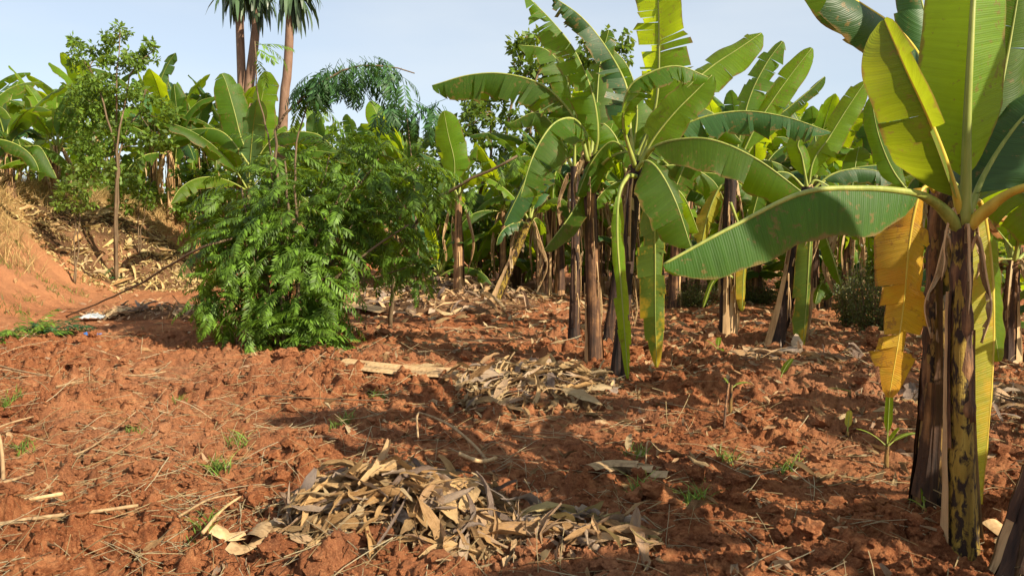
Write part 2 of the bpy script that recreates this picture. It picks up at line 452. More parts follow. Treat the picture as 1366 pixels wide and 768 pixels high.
M['core'] = soil_mat("shade_toned_litter", (0.05, 0.025, 0.012), (0.10, 0.055, 0.027), (0.20, 0.12, 0.06))  # heap core, its dark brown paints the shade in gaps between leaves
M['dry_yellow'] = dry_mat("dry_leaf_yellow", [(0.12, (0.20, 0.12, 0.05)), (0.4, (0.46, 0.33, 0.13)), (0.7, (0.60, 0.47, 0.20)), (0.95, (0.55, 0.42, 0.22))], 0.2)
M['straw'] = dry_mat("straw", [(0.1, (0.26, 0.16, 0.07)), (0.5, (0.52, 0.38, 0.18)), (0.9, (0.62, 0.52, 0.32))], 0.05)
M['stem_dark'] = bark_mat("stem_dark", [(0.36, (0.018, 0.011, 0.009)), (0.5, (0.085, 0.042, 0.022)), (0.60, (0.26, 0.13, 0.055)), (0.74, (0.48, 0.29, 0.13))])
M['stem_black'] = bark_mat("stem_black", [(0.42, (0.012, 0.008, 0.007)), (0.55, (0.05, 0.026, 0.016)), (0.64, (0.20, 0.10, 0.045)), (0.76, (0.44, 0.27, 0.12))])
M['stem_brown'] = bark_mat("stem_brown", [(0.32, (0.03, 0.017, 0.010)), (0.45, (0.16, 0.085, 0.04)), (0.58, (0.38, 0.22, 0.10)), (0.75, (0.56, 0.38, 0.18))])
M['stem_yellow'] = bark_mat("stem_yellow", [(0.3, (0.10, 0.06, 0.014)), (0.48, (0.26, 0.17, 0.025)), (0.7, (0.42, 0.30, 0.06))], spots=(0.025, 0.014, 0.008))
M['stem_olive'] = bark_mat("stem_olive", [(0.3, (0.05, 0.03, 0.014)), (0.48, (0.20, 0.11, 0.035)), (0.62, (0.30, 0.20, 0.05)), (0.78, (0.42, 0.30, 0.09))], spots=(0.02, 0.012, 0.008))
M['sheath'] = bark_mat("dry_sheath", [(0.3, (0.20, 0.11, 0.05)), (0.5, (0.48, 0.31, 0.15)), (0.75, (0.62, 0.46, 0.25))], bumpd=0.006)
M['sheath_strip'] = dry_mat("sheath_strip", [(0.15, (0.10, 0.05, 0.022)), (0.45, (0.32, 0.19, 0.085)), (0.85, (0.50, 0.35, 0.18))], 0.1)
M['sheath_dark'] = bark_mat("dark_sheath", [(0.35, (0.016, 0.010, 0.008)), (0.55, (0.075, 0.038, 0.022)), (0.75, (0.24, 0.13, 0.06))], bumpd=0.01)
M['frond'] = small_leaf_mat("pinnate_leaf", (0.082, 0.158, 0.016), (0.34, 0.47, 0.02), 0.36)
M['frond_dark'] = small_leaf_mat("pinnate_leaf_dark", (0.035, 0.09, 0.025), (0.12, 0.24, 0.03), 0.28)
M['broad'] = small_leaf_mat("tree_leaf", (0.078, 0.138, 0.018), (0.34, 0.43, 0.03), 0.40)
M['broad_lite'] = small_leaf_mat("weed_leaf", (0.12, 0.19, 0.03), (0.36, 0.44, 0.04), 0.4)
M['fine'] = small_leaf_mat("fine_leaf", (0.060, 0.075, 0.018), (0.20, 0.22, 0.04), 0.34)
M['strap'] = small_leaf_mat("strap_leaf", (0.05, 0.085, 0.04), (0.14, 0.2, 0.04), 0.2, 0.35)
M['grass'] = small_leaf_mat("green_grass", (0.11, 0.18, 0.03), (0.3, 0.4, 0.05), 0.35)
M['hay'] = small_leaf_mat("dry_grass", (0.36, 0.25, 0.10), (0.5, 0.36, 0.14), 0.3, 0.8)
M['twig'] = bark_mat("twig_bark", [(0.3, (0.07, 0.045, 0.025)), (0.55, (0.16, 0.11, 0.06)), (0.75, (0.26, 0.19, 0.11))], bumpd=0.004)
M['palmbark'] = bark_mat("smooth_bark", [(0.3, (0.10, 0.055, 0.035)), (0.5, (0.19, 0.11, 0.07)), (0.75, (0.28, 0.18, 0.12))], 2.0, 1.2, bumpd=0.006)
M['root'] = bark_mat("pale_root", [(0.34, (0.13, 0.075, 0.035)), (0.5, (0.32, 0.21, 0.105)), (0.72, (0.46, 0.33, 0.18))], bumpd=0.004)
M['plastic'] = NT("white_plastic"); M['plastic'] = M['plastic'].done(M['plastic'].bsdf((0.50, 0.52, 0.50), 0.4, None, 0.5).outputs[0])
M['blue'] = NT("blue_plastic"); M['blue'] = M['blue'].done(M['blue'].bsdf((0.05, 0.16, 0.42), 0.35, None, 0.5).outputs[0])

# ------------------------------------------------------------------ ground
def build_ground():
    ys = [0.6]
    while ys[-1] < 62:
        y = ys[-1]
        ys.append(y + (0.022 if y < 2.4 else min(max(0.0135, 0.0034 * (y - 2.2) + 0.0125, 0.00042 * y * y), 0.9)))
    ys = np.array(ys); s = np.linspace(-1, 1, 780)
    Y = np.repeat(ys[:, None], len(s), 1); X = s[None, :] * (0.80 * Y + 0.9)
    Zh = terr(X, Y) + relief(X, Y)
    edge = np.clip((np.abs(s)[None, :] - 0.985) / 0.015, 0, 1) + np.clip((Y - 59) / 3, 0, 1) + np.clip((0.66 - Y) / 0.06, 0, 1)
    Zh = Zh - 0.35 * np.clip(edge, 0, 1)
    mb = MB(); mb.grid(np.stack([X, Y, Zh], -1), flip=False)
    g = np.concatenate([-np.geomspace(700, 2, 46), np.linspace(-1.5, 1.5, 3), np.geomspace(2, 700, 46)])
    X2, Y2 = np.meshgrid(g, g + 12)
    Z2 = terr(X2, Y2) - 0.22
    mb.grid(np.stack([X2, Y2, Z2], -1))
    o = mb.obj("ground", M['soil'], kind="structure")
    return o
build_ground()

def ico():
    t = (1 + 5 ** 0.5) / 2
    v = np.array([(-1, t, 0), (1, t, 0), (-1, -t, 0), (1, -t, 0), (0, -1, t), (0, 1, t), (0, -1, -t), (0, 1, -t), (t, 0, -1), (t, 0, 1), (-t, 0, -1), (-t, 0, 1)], float)
    f = [(0, 11, 5), (0, 5, 1), (0, 1, 7), (0, 7, 10), (0, 10, 11), (1, 5, 9), (5, 11, 4), (11, 10, 2), (10, 7, 6), (7, 1, 8), (3, 9, 4), (3, 4, 2), (3, 2, 6), (3, 6, 8), (3, 8, 9), (4, 9, 5), (2, 4, 11), (6, 2, 10), (8, 6, 7), (9, 8, 1)]
    v /= np.linalg.norm(v[0])
    for _ in range(2):
        vs = [tuple(q) for q in v]; idx = {}; nf = []
        def mid(a, b):
            k = (min(a, b), max(a, b))
            if k not in idx:
                m = np.array(vs[a]) + np.array(vs[b]); vs.append(tuple(m / np.linalg.norm(m))); idx[k] = len(vs) - 1
            return idx[k]
        for a, b, c in f:
            d, e, g = mid(a, b), mid(b, c), mid(c, a)
            nf += [(a, d, g), (b, e, d), (c, g, e), (d, e, g)]
        v, f = np.array(vs), nf
    return v, np.array(f)
ICO_V, ICO_F = ico()

def build_clods():
    mb = MB()
    var = []
    for k in range(14):
        q = ICO_V.copy()
        for fr, am in ((1.6, 0.5), (3.6, 0.5), (8.0, 0.5)):
            a = fr * (q @ rng.normal(size=(3, 3))) ; q = q * (1 + am * (vnoise(a[:, 0] + 5, a[:, 1] + a[:, 2], 300 + k))[:, None])
        # a few broken flat faces
        for _ in range(3):
            n = unit(rng.normal(size=3)); dd = q @ n; q = q - n * np.clip(dd - 0.72, 0, None)[:, None]
        var.append(q * np.array([1.15, 0.95, 0.72]))
    n = 6500
    yy = 2.4 + 11.5 * rng.random(n) ** 1.45
    xx = (rng.random(n) * 2 - 1) * (0.74 * yy + 0.4)
    keep = (bank_s(xx, yy) < -1.2) & (np.hypot((xx + 6.3) / 2.2, (yy - 13.2) / 2.4) > 1) & (vnoise(xx * 1.1, yy * 1.1, 77) + 0.5 * vnoise(xx * 2.7, yy * 2.7, 78) > -0.30 + .2 * (rng.random(n) - .5))
    xx, yy = xx[keep], yy[keep]
    zz = terr(xx, yy) + relief(xx, yy)
    for x, y, z in zip(xx, yy, zz):
        r = 0.010 + 0.058 * R.random() ** 3.0
        if y > 8: r *= 1.25
        a = R.random() * 6.283; c, s = math.cos(a), math.sin(a)
        q = var[R.randrange(14)] * r
        mb.add(np.stack([q[:, 0] * c - q[:, 1] * s + x, q[:, 0] * s + q[:, 1] * c + y, q[:, 2] + z + r * 0.15], -1), t=ICO_F)
    # fine crumbs
    n = 26000
    yy = 2.4 + 7.0 * rng.random(n) ** 1.5; xx = (rng.random(n) * 2 - 1) * (0.74 * yy + 0.3)
    kp = bank_s(xx, yy) < -1.2; xx, yy = xx[kp], yy[kp]; zz = terr(xx, yy) + relief(xx, yy)
    i12 = ICO_V[:12]
    F20 = [(0, 11, 5), (0, 5, 1), (0, 1, 7), (0, 7, 10), (0, 10, 11), (1, 5, 9), (5, 11, 4), (11, 10, 2), (10, 7, 6), (7, 1, 8), (3, 9, 4), (3, 4, 2), (3, 2, 6), (3, 6, 8), (3, 8, 9), (4, 9, 5), (2, 4, 11), (6, 2, 10), (8, 6, 7), (9, 8, 1)]
    rad = 0.004 + 0.015 * rng.random(len(xx)) ** 2.2
    V = i12[None] * (1 + .28 * rng.normal(size=(len(xx), 12, 1))) * rad[:, None, None] + np.stack([xx, yy, zz + rad * .3], -1)[:, None]
    mb.add(V, t=(np.array(F20)[None] + 12 * np.arange(len(xx))[:, None, None]))
    mb.obj("soil_clods", M['clod'], smooth=False, kind="stuff", label="broken lumps of red earth strewn over the tilled field")
build_clods()

# ------------------------------------------------------------------ banana leaf
def frame(C, nref):
    T = np.gradient(C, axis=0); T /= np.linalg.norm(T, axis=1)[:, None] + 1e-9
    nr = np.asarray(nref, float)
    if nr.ndim == 1: nr = np.repeat(nr[None], len(C), 0)
    S = np.cross(T, nr); S /= np.linalg.norm(S, axis=1)[:, None] + 1e-9
    N = np.cross(S, T)
    return T, S, N

def banana_leaf(ctrl, w, nref=(0, 0, 1), pf=0.14, fold=(20, 20), curl=25, tear=6, gap=0.25, strip=14, rp=0.02, seed=0, roll=(0, 0),
                mats=('leaf', 'petiole'), parent=None, org=(0, 0, 0), nseg=44, ragged=0.05, cuts=None, label=None, name='leaf', wave=0.02, sweep=0.18, sl=(1, 1)):
    """ctrl: centre line from stem crown to tip. fold: droop angle of each half (left of travel, right). Returns the leaf object (with its midrib as child)."""
    r = random.Random(seed)
    org = np.asarray(org, float)
    C = catmull(ctrl, nseg) - org
    T, S, N = frame(C, nref)
    tt = np.linspace(0, 1, nseg)
    ro = np.radians(roll[0] + (roll[1] - roll[0]) * tt)[:, None]
    S, N = S * np.cos(ro) + N * np.sin(ro), N * np.cos(ro) - S * np.sin(ro)
    L = np.concatenate([[0], np.cumsum(np.linalg.norm(np.diff(C, axis=0), axis=1))])
    def at(A, t):
        f = t * (nseg - 1); k = np.clip(np.floor(f).astype(int), 0, nseg - 2); g = (f - k)[:, None]
        return A[k] * (1 - g) + A[k + 1] * g
    mb = MB()
    nu = 6
    for side in (0, 1):
        sg = -1 if side == 0 else 1
        cl_ = sorted([pf] + [pf + (1 - pf) * (0.04 + 0.93 * r.random()) for _ in range(tear)] + [1.0])
        if cuts: cuts_ = sorted([pf] + list(cuts[side]) + [1.0])
        else: cuts_ = None
        if cuts_: cl_ = cuts_
        for a, b in zip(cl_[:-1], cl_[1:]):
            if b - a < 0.004: continue
            k = max(3, int((b - a) * nseg * 0.9) + 1)
            t = np.linspace(a, b, k)
            s = np.clip((t - pf) / (1 - pf), 0, 1)
            prof = 0.86 * np.clip(s / 0.20, 0, 1) ** 0.6 * (1 - 0.18 * np.clip((s - .35) / .65, 0, 1)) * np.sqrt(np.clip(1 - np.clip((s - 0.70) / 0.305, 0, 1) ** 2.0, 0, 1))
            jit = r.gauss(0.45, 1.0) * strip * 1.6 if tear else 0
            shr = 1 - r.random() * ragged * (2.2 if tear else 1)
            if tear > 5 and r.random() < 0.22: shr *= r.uniform(.6, .92)
            slant = (r.uniform(-.22, .22) if tear > 3 else 0) * np.linspace(-1, 1, k)
            tc = 0.5 * (a + b)
            g = min(.8, gap * 1.7 * (0.2 + 1.1 * r.random() ** 1.5)) if tear else 0
            us = np.linspace(0, 1, nu)
            rows = []
            uvs = []
            pos = np.zeros((k, 3)); pv = np.zeros((k, nu, 3)); uv = np.zeros((k, nu, 2))
            for j, u in enumerate(us):
                te = np.clip(tc + (t - tc) * (1 - (g * u * u if a > pf + 1e-6 or tear else 0)), pf * 0.98, 1)
                if a <= pf + 1e-6: te = np.where(t < tc, t, te)
                c_, s_, n_, t_ = at(C, te), at(S, te), at(N, te), at(T, te)
                ph = np.radians(fold[side] + jit * u + curl * (u - 0.35) + r.random() * 3)
                d = sg * s_ * np.cos(ph) - n_ * np.sin(ph)
                hw = w * prof * sl[side] * shr * (1 + slant * u + (r.uniform(-ragged, ragged) if u == 1 else 0))
                if j == 0: pos = c_
                else:
                    du = us[j] - us[j - 1]
                    wav = wave * np.sin(te * 38 + side * 2 + seed) * u * u * (w * 2.2)
                    pos = pos + d * (hw * du)[:, None]
                    pos = pos + t_ * (hw * du * sweep)[:, None] * (1 - np.clip((s - 0.8) / 0.2, 0, 1))[:, None]
                pv[:, j] = pos + (n_ * (wav if j else np.zeros(k))[:, None])
                uv[:, j, 0] = sg * max(u, 0.02); uv[:, j, 1] = te * L[-1]
            mb.grid(pv, uv.reshape(-1, 2), flip=(sg < 0))
    lf = mb.obj(name, M[mats[0]], parent)
    if label: lf["label"] = label
    rb = MB()
    rr = rp * (1 - 0.80 * np.clip((tt - pf * 0.4) / (1 - pf * 0.4), 0, 1) ** 0.48); rr[-1] *= 0.5
    rb.tube(C - N * (rr * 0.55)[:, None], rr, 6, vs=1.0)
    rb.obj('midrib' if pf < 0.9 else 'stalk', M[mats[1]], lf)
    return lf

def leaf_px(plant, pts, w, seed, d=None, **kw):
    """control points measured in the photograph: (px, py, metres ahead)"""
    ctrl = [P(*p) if len(p) == 3 else P(p[0], p[1], d) for p in pts]
    return banana_leaf(ctrl, w, seed=seed, parent=plant, org=np.array(plant.location), **kw)

def stem(plant, base, top, r0, r1, mat, seed=0, sheaths=4, sheath_mat='sheath', bend=0.0, flare=1.28, smat2='sheath_dark', px_parts=True):
    rr = random.Random(seed)
    base, top = np.asarray(base, float), np.asarray(top, float)
    n = 22
    t = np.linspace(0, 1, n)
    bd = np.array([math.cos(seed), math.sin(seed), 0]) * bend
    C = base + (top - base) * t[:, None] + bd * (np.sin(t * math.pi))[:, None]
    C[0, 2] -= 0.08
    rad = r0 + (r1 - r0) * t + r0 * (flare - 1) * np.exp(-t * 9)
    sides = 16
    T = unit(top - base); A = unit(np.cross(T, [0.2, 0.9, 0.1])); B = np.cross(T, A)
    ang = np.linspace(0, 2 * math.pi, sides + 1)
    ph = rr.random() * 6
    V = np.zeros((n, sides + 1, 3)); U = np.zeros((n, sides + 1, 2))
    def qf(a, tk): return (1 + 0.07 * np.cos(3 * a + ph + tk * 2.2) + 0.045 * np.cos(5 * a + ph * 2 - tk * 3) + 0.03 * np.sin(2 * a + 9 * tk)) * (1 + 0.03 * math.sin(tk * 44 + seed))
    for k in range(n):
        q = qf(ang, t[k])
        V[k] = C[k] + rad[k] * (q * np.cos(ang))[:, None] * A + rad[k] * (q * np.sin(ang))[:, None] * B
        U[k, :, 0] = ang / 6.2832; U[k, :, 1] = t[k] * np.linalg.norm(top - base)
    mb = MB(); mb.grid(V, U.reshape(-1, 2), flip=False)
    o = mb.obj("stem", M[mat], plant)
    # old leaf sheaths that wrap and peel off the stem
    for i in range(sheaths):
        a0 = rr.random() * 6.283; wd = 0.5 + rr.random() * 0.9
        ta = rr.random() * 0.35 if i % 2 else 0.0; tb = min(1.0, ta + 0.35 + 0.5 * rr.random())
        m = 10
        ts = np.linspace(ta, tb, m); SV = np.zeros((m, 5, 3)); SU = np.zeros((m, 5, 2))
        peel = 0.03 * rr.random() ** 2
        for k, tk in enumerate(ts):
            c = base + (top - base) * tk + bd * math.sin(tk * math.pi)
            rk = (r0 + (r1 - r0) * tk + r0 * (flare - 1) * math.exp(-tk * 9))
            f = k / (m - 1)
            for j in range(5):
                aa = a0 + (j / 4 - 0.5) * wd * (1 - 0.55 * f) + 0.12 * math.sin(tk * 7 + i)
                rr2 = rk * float(qf(aa, tk)) * 1.03 + 0.004 + (0.006 if j in (0, 4) else 0) + peel * max(0, f - 0.6) * 0.8 + 0.0015 * i
                SV[k, j] = c + rr2 * (math.cos(aa) * A + math.sin(aa) * B)
                SU[k, j] = (j / 4, tk)
        sb = MB(); sb.grid(SV, SU.reshape(-1, 2))
        sb.obj("sheath", M[sheath_mat if i % 2 == 0 else smat2], o)
    return o

def arc_ctrl(base, az, el0, bend, L, n=6, side=0.0):
    p = np.array(base, float); out = [p.copy()]
    for k in range(n):
        f = (k + 0.5) / n
        a = math.radians(el0 - bend * f ** 1.5)
        z = az + side * f
        p = p + (L / n) * np.array([math.cos(a) * math.cos(z), math.cos(a) * math.sin(z), math.sin(a)])
        out.append(p.copy())
    return out

def dead_leaf(parent, base, az, L, seed, mat='dead', w=0.10, out=0.18, org=(0, 0, 0)):
    r = random.Random(seed)
    b = np.array(base, float); d = np.array([math.cos(az), math.sin(az), 0])
    pts = [b, b + d * out * 0.7 + Z * 0.10, b + d * out * 1.5 - Z * L * 0.22, b + d * out * (1.3 + r.random()) - Z * L * 0.6, b + d * out * (1.1 + 0.8 * r.random()) - Z * L]
    return banana_leaf(pts, w, nref=d + 0.25 * Z, pf=0.12, fold=(48 + 30 * r.random(), 48 + 30 * r.random()), curl=60, tear=5, gap=0.5, strip=30, rp=0.012,
                       seed=seed, mats=(mat, 'sheath'), parent=parent, org=org, nseg=20, ragged=0.25, name='dead_leaf', wave=0.10)

def banana_plant(loc, label, group=None, h=2.3, r0=0.10, nl=8, L=1.9, w=0.27, ndead=4, seed=1, mat='stem_brown', lean=(0, 0), lmats=('leaf', 'leaf_blue', 'leaf_young', 'leaf'),
                 dead='dead', name='banana_plant', tears=12, els=(82, 5), nseg=36):
    r = random.Random(seed)
    pl = thing(name, label, "banana plant", loc, group)
    top = np.array([lean[0], lean[1], h])
    stem(pl, (0, 0, 0), top, r0, r0 * 0.55, mat, seed, sheaths=4)
    az = r.random() * 6.28
    for i in range(nl):
        f = i / max(1, nl - 1)
        el = els[0] + (els[1] - els[0]) * f ** 1.2 + r.uniform(-7, 7)
        Ll = L * (0.72 + 0.35 * math.sin(math.pi * (0.25 + 0.6 * f))) * r.uniform(0.88, 1.1)
        bend = 30 + 65 * f + r.uniform(-10, 20)
        c = arc_ctrl(top - Z * 0.10 * f, az, el, bend, Ll, side=r.uniform(-0.25, 0.25))
        nref = Z - 0.75 * np.array([math.cos(az), math.sin(az), 0]) * (1 if el > 45 else 0.1)
        tr = int(tears * (0.3 + f) * r.uniform(0.5, 1.6))
        banana_leaf(c, w * r.uniform(0.85, 1.12), nref, pf=0.16, fold=(r.uniform(-5, 12) + 40 * f, r.uniform(-5, 12) + 40 * f), curl=20 + 25 * f, tear=tr, gap=0.22, strip=10,
                    rp=0.026, seed=seed * 31 + i, mats=(lmats[i % len(lmats)] if i else 'leaf_young', 'petiole'), parent=pl, nseg=nseg, wave=0.03)
        az += 2.4 + r.uniform(-0.35, 0.35)
    for i in range(ndead):
        dead_leaf(pl, top * (0.93 - 0.06 * r.random()), r.random() * 6.28, h * r.uniform(0.4, 0.75), seed * 77 + i, dead, w=0.09)
    return pl

# ------------------------------------------------------------------ the banana plants that can be told apart in the photograph
def hero(px, py, label, group, top_px, top_py, r0, r1, mat, seed, sheaths=5, dtop=None, bend=0.02, sheath_mat='sheath', smat2='sheath_dark', flare=1.28):
    b = G(px, py); b[2] = gz(b[0], b[1]) - 0.01
    pl = thing("banana_plant", label, "banana plant", b, group)
    t = P(top_px, top_py, dtop or b[1])
    stem(pl, (0, 0, 0), t - b, r0, r1, mat, seed, sheaths, sheath_mat, bend, flare, smat2)
    return pl, b, t

GF, GM, GR = "banana plants close by at the right", "banana plants of the middle clump", "banana plants behind the middle clump"
UP_CAM, UP_AWAY = (0.15, -1, 0.25), (0.1, 1, 0.2)

# A: the near slender plant with the tall lit leaf
A, b, t = hero(1283, 757, "near banana plant with a slender black-spotted yellow stem and a tall lit leaf", GF, 1284, 285, 0.059, 0.040, 'stem_yellow', 3, 3, bend=0.012, smat2='stem_dark')
D = b[1]
# dark rotten upper sheath of the stem
stem_up = MB()
cu = catmull([P(1284, 560, D), P(1283, 480, D), P(1282, 400, D), P(1283, 330, D), P(1285, 292, D)], 16) - b
stem_up.tube(cu, 0.052 - 0.010 * np.linspace(0, 1, 16) + 0.006 * np.sin(np.arange(16) * 1.9), 12)
stem_up.obj("sheath", M['stem_dark'], A, label="black rotten sheath round the upper stem")
for k in range(6):
    az = k * 1.05 + 0.3
    q0 = np.array([math.cos(az), math.sin(az), 0])
    dead_leaf(A, cu[-2 - k % 3] + q0 * 0.03, az, 0.22 + 0.08 * (k % 3), 900 + k, 'dead', w=0.035, out=0.05)
leaf_px(A, [(1284, 300, D), (1287, 240, D - .02), (1289, 160, D - .04), (1294, 60, D - .05), (1301, -50, D), (1310, -170, D + .12)], 0.27, 1, nref=(0.15, 1, 0.12), pf=0.13, fold=(-30, -50), curl=-10, tear=0, rp=0.030,
        mats=('leaf_young', 'petiole'), wave=0.008, label="tall upright yellow-green leaf lit from behind")
leaf_px(A, [(1284, 305, D), (1262, 278, D - .03), (1240, 262, D - .07), (1215, 254, D - .12), (1150, 249, D - .22), (1070, 256, D - .32), (975, 302, D - .40), (884, 352, D - .45)], 0.245, 2, pf=0.20, fold=(74, 66), curl=10, tear=0, rp=0.028,
        mats=('leaf_deep', 'petiole'), wave=0.012, ragged=0.0, sweep=0.10, nseg=60, label="long whole green leaf arching down to the left")
leaf_px(A, [(1284, 300, D), (1274, 255, D - .06), (1258, 205, D - .12), (1236, 150, D - .16), (1208, 90, D - .16), (1180, 26, D - .12)], 0.265, 13, nref=(-0.55, -1, 0.15), pf=0.14, fold=(14, -88), curl=26, tear=3, gap=0.42, strip=12, cuts=((.44, .56), (.5, .8)), rp=0.022,
        mats=('leaf_olive', 'petiole_y'), wave=0.02, sl=(1.0, 0.55), label="folded olive leaf with two tears")
leaf_px(A, [(1284, 300, D), (1300, 262, D + .02), (1313, 232, D + .04), (1340, 188, D + .06), (1372, 150, D + .06), (1420, 120, D + .05)], 0.27, 4, nref=(-0.6, -0.75, 0.55), pf=0.2, fold=(6, 10), curl=12, tear=1, rp=0.024, mats=('leaf_blue', 'petiole'))
leaf_px(A, [(1286, 302, D), (1306, 282, D - .05), (1335, 260, D - .12), (1366, 247, D - .2), (1430, 235, D - .35), (1540, 250, D - .5), (1620, 300, D - .6)], 0.27, 5, pf=0.36, fold=(40, 40), curl=15, tear=2, rp=0.030, mats=('leaf', 'petiole_y'))
leaf_px(A, [(1286, 300, D + .05), (1303, 240, D + .10), (1326, 160, D + .16), (1345, 70, D + .2), (1362, -30, D + .22)], 0.17, 6, nref=(-0.3, -1, 0.2), pf=0.15, fold=(10, 10), tear=1, rp=0.022, mats=('leaf', 'petiole'))
leaf_px(A, [(1288, 300, D + .06), (1303, 268, D + .10), (1314, 285, D + .14), (1325, 380, D + .13), (1324, 500, D + .12), (1310, 672, D + .10)], 0.23, 7, nref=(0.3, -1, 0.1), pf=0.13, fold=(12, 8), curl=10, tear=0, gap=0.1, rp=0.016,
        mats=('leaf_yg', 'petiole_y'), wave=0.008, sl=(0.05, 1.1), label="yellowed leaf hanging down behind the stem")
leaf_px(A, [(1290, 305, D + .15), (1312, 300, D + .22), (1318, 350, D + .26), (1324, 420, D + .26), (1333, 482, D + .25)], 0.12, 8, nref=(0.2, -1, 0.1), pf=0.2, fold=(10, 10), tear=0, rp=0.012, mats=('leaf_young', 'petiole'))

# B: thicker stem just behind A
B, b, t = hero(1238, 690, "thick brown banana stem just left of the slender near one, with a torn yellow leaf", GF, 1258, 235, 0.071, 0.048, 'stem_olive', 5, 7, bend=0.02, smat2='stem_dark', sheath_mat='sheath_dark')
D = b[1]
cu = catmull([P(1244, 560, D), P(1249, 430, D), P(1253, 330, D), P(1257, 250, D)], 18) - b
mb = MB(); mb.tube(cu, 0.067 - 0.012 * np.linspace(0, 1, 18) + 0.006 * np.sin(np.arange(18) * 2.3), 12); mb.obj("sheath", M['stem_dark'], B, label="dark brown sheath round the upper stem")
leaf_px(B, [(1252, 262, D), (1240, 248, D - .05), (1226, 262, D - .10), (1214, 320, D - .12), (1204, 420, D - .12), (1186, 530, D - .10)], 0.19, 21, nref=(0.1, -1, 0.1), pf=0.12, fold=(6, 12), curl=12, tear=11, gap=0.24, strip=16, rp=0.012,
        mats=('leaf_yellow', 'petiole_y'), ragged=0.10, wave=0.02, label="torn orange-yellow leaf hanging beside the stem")
leaf_px(B, [(1258, 262, D + .05), (1262, 245, D + .10), (1268, 290, D + .14), (1272, 400, D + .15), (1268, 560, D + .13), (1262, 640, D + .12)], 0.13, 22, nref=(0.1, -1, 0.1), pf=0.12, fold=(6, 6), curl=12, tear=9, gap=0.14, strip=10, rp=0.012,
        mats=('leaf_yg', 'petiole_y'), ragged=0.15)
leaf_px(B, [(1260, 250, D), (1257, 160, D + .02), (1238, 95, D), (1205, 45, D - .1), (1150, 5, D - .2), (1080, -35, D - .3)], 0.30, 23, nref=(0.4, -.45, 0.9), pf=0.22, fold=(14, 52), curl=20, tear=1, rp=0.026, mats=('leaf_blue', 'petiole_y'), wave=0.012)
leaf_px(B, [(1262, 250, D), (1262, 160, D + .1), (1250, 80, D + .2), (1232, 10, D + .25), (1215, -60, D + .3)], 0.20, 24, nref=(0.6, -1, 0.2), pf=0.2, fold=(12, 16), tear=2, rp=0.022, mats=('leaf_blue', 'petiole'))
leaf_px(B, [(1262, 252, D + .06), (1272, 170, D + .2), (1290, 80, D + .3), (1318, 0, D + .4), (1350, -60, D + .45)], 0.22, 25, nref=(-.3, -1, 0.2), pf=0.2, fold=(12, 16), tear=2, rp=0.022, mats=('leaf', 'petiole'))
leaf_px(B, [(1260, 262, D + .08), (1240, 235, D + .15), (1220, 238, D + .22), (1208, 262, D + .28), (1200, 310, D + .3)], 0.14, 26, pf=0.15, fold=(60, 60), tear=4, rp=0.014, mats=('leaf', 'petiole'))
leaf_px(B, [(1264, 250, D + .1), (1300, 225, D + .3), (1345, 218, D + .5), (1400, 240, D + .7)], 0.2, 27, pf=0.25, fold=(40, 40), tear=4, rp=0.018, mats=('leaf', 'petiole'))

# C: leaning stem cut by the right edge of the view
C_, b, t = hero(1358, 792, "leaning brown banana stem at the right edge of the field, lower right", GF, 1470, 395, 0.085, 0.06, 'stem_brown', 8, 6, bend=0.01)
for i in range(7):
    az = 0.6 + i * 2.4
    banana_leaf(arc_ctrl(t - b, az, 75 - 9 * i, 40 + 9 * i, 1.5), 0.24, Z, pf=0.18, fold=(15 + 5 * i, 15 + 5 * i), tear=4, seed=60 + i, mats=('leaf', 'petiole'), parent=C_) if math.cos(az) > -0.6 else None

# D: the middle clump
D1, b, D1t = hero(793, 490, "tall brown banana stem at the centre of the middle clump, lit down its right side", GM, 785, 205, 0.080, 0.058, 'stem_dark', 11, 4, bend=0.02)
D = b[1]
leaf_px(D1, [(786, 215), (775, 175), (757, 143), (722, 112), (672, 98), (625, 100), (576, 114)], 0.40, 31, d=D - .15, pf=0.20, fold=(72, 30), curl=12, tear=24, gap=0.32, strip=16, rp=0.024, mats=('leaf', 'petiole'), ragged=0.08, label="long leaf arching left against the sky")
leaf_px(D1, [(786, 215, D), (782, 180, D - .2), (765, 158, D - .4), (738, 165, D - .6), (712, 205, D - .75), (694, 262, D - .85)], 0.44, 32, pf=0.14, fold=(48, 42), curl=16, tear=20, gap=0.26, strip=13, rp=0.026, mats=('leaf', 'petiole'), nref=(-0.15, -.2, 1))
leaf_px(D1, [(787, 215, D + .1), (768, 150, D + .25), (752, 95, D + .3), (728, 66, D + .3), (692, 60, D + .3)], 0.36, 33, nref=(.5, -.6, .6), pf=0.18, fold=(25, 45), tear=18, gap=0.3, strip=16, rp=0.024, mats=('leaf', 'petiole'))
leaf_px(D1, [(788, 218, D), (798, 185, D - .1), (792, 130, D - .15), (768, 70, D - .2), (738, 30, D - .2), (700, -8, D - .2)], 0.36, 34, nref=(.55, -.75, .5), pf=0.10, fold=(10, 30), curl=22, tear=22, gap=0.32, strip=20, rp=0.024, mats=('leaf', 'petiole'), sl=(1, .45), ragged=.12, label="long pale leaf rising up and left into the sky")
leaf_px(D1, [(786, 235, D), (798, 222, D - .1), (815, 208, D - .2), (840, 203, D - .3), (870, 222, D - .45), (890, 265, D - .55)], 0.26, 35, pf=0.3, fold=(45, 45), tear=5, rp=0.032, mats=('leaf', 'petiole'))
leaf_px(D1, [(787, 240, D + .1), (775, 262, D), (757, 292, D - .1), (726, 333, D - .2)], 0.24, 36, pf=0.12, fold=(40, 40), tear=3, rp=0.02, mats=('leaf', 'petiole'))
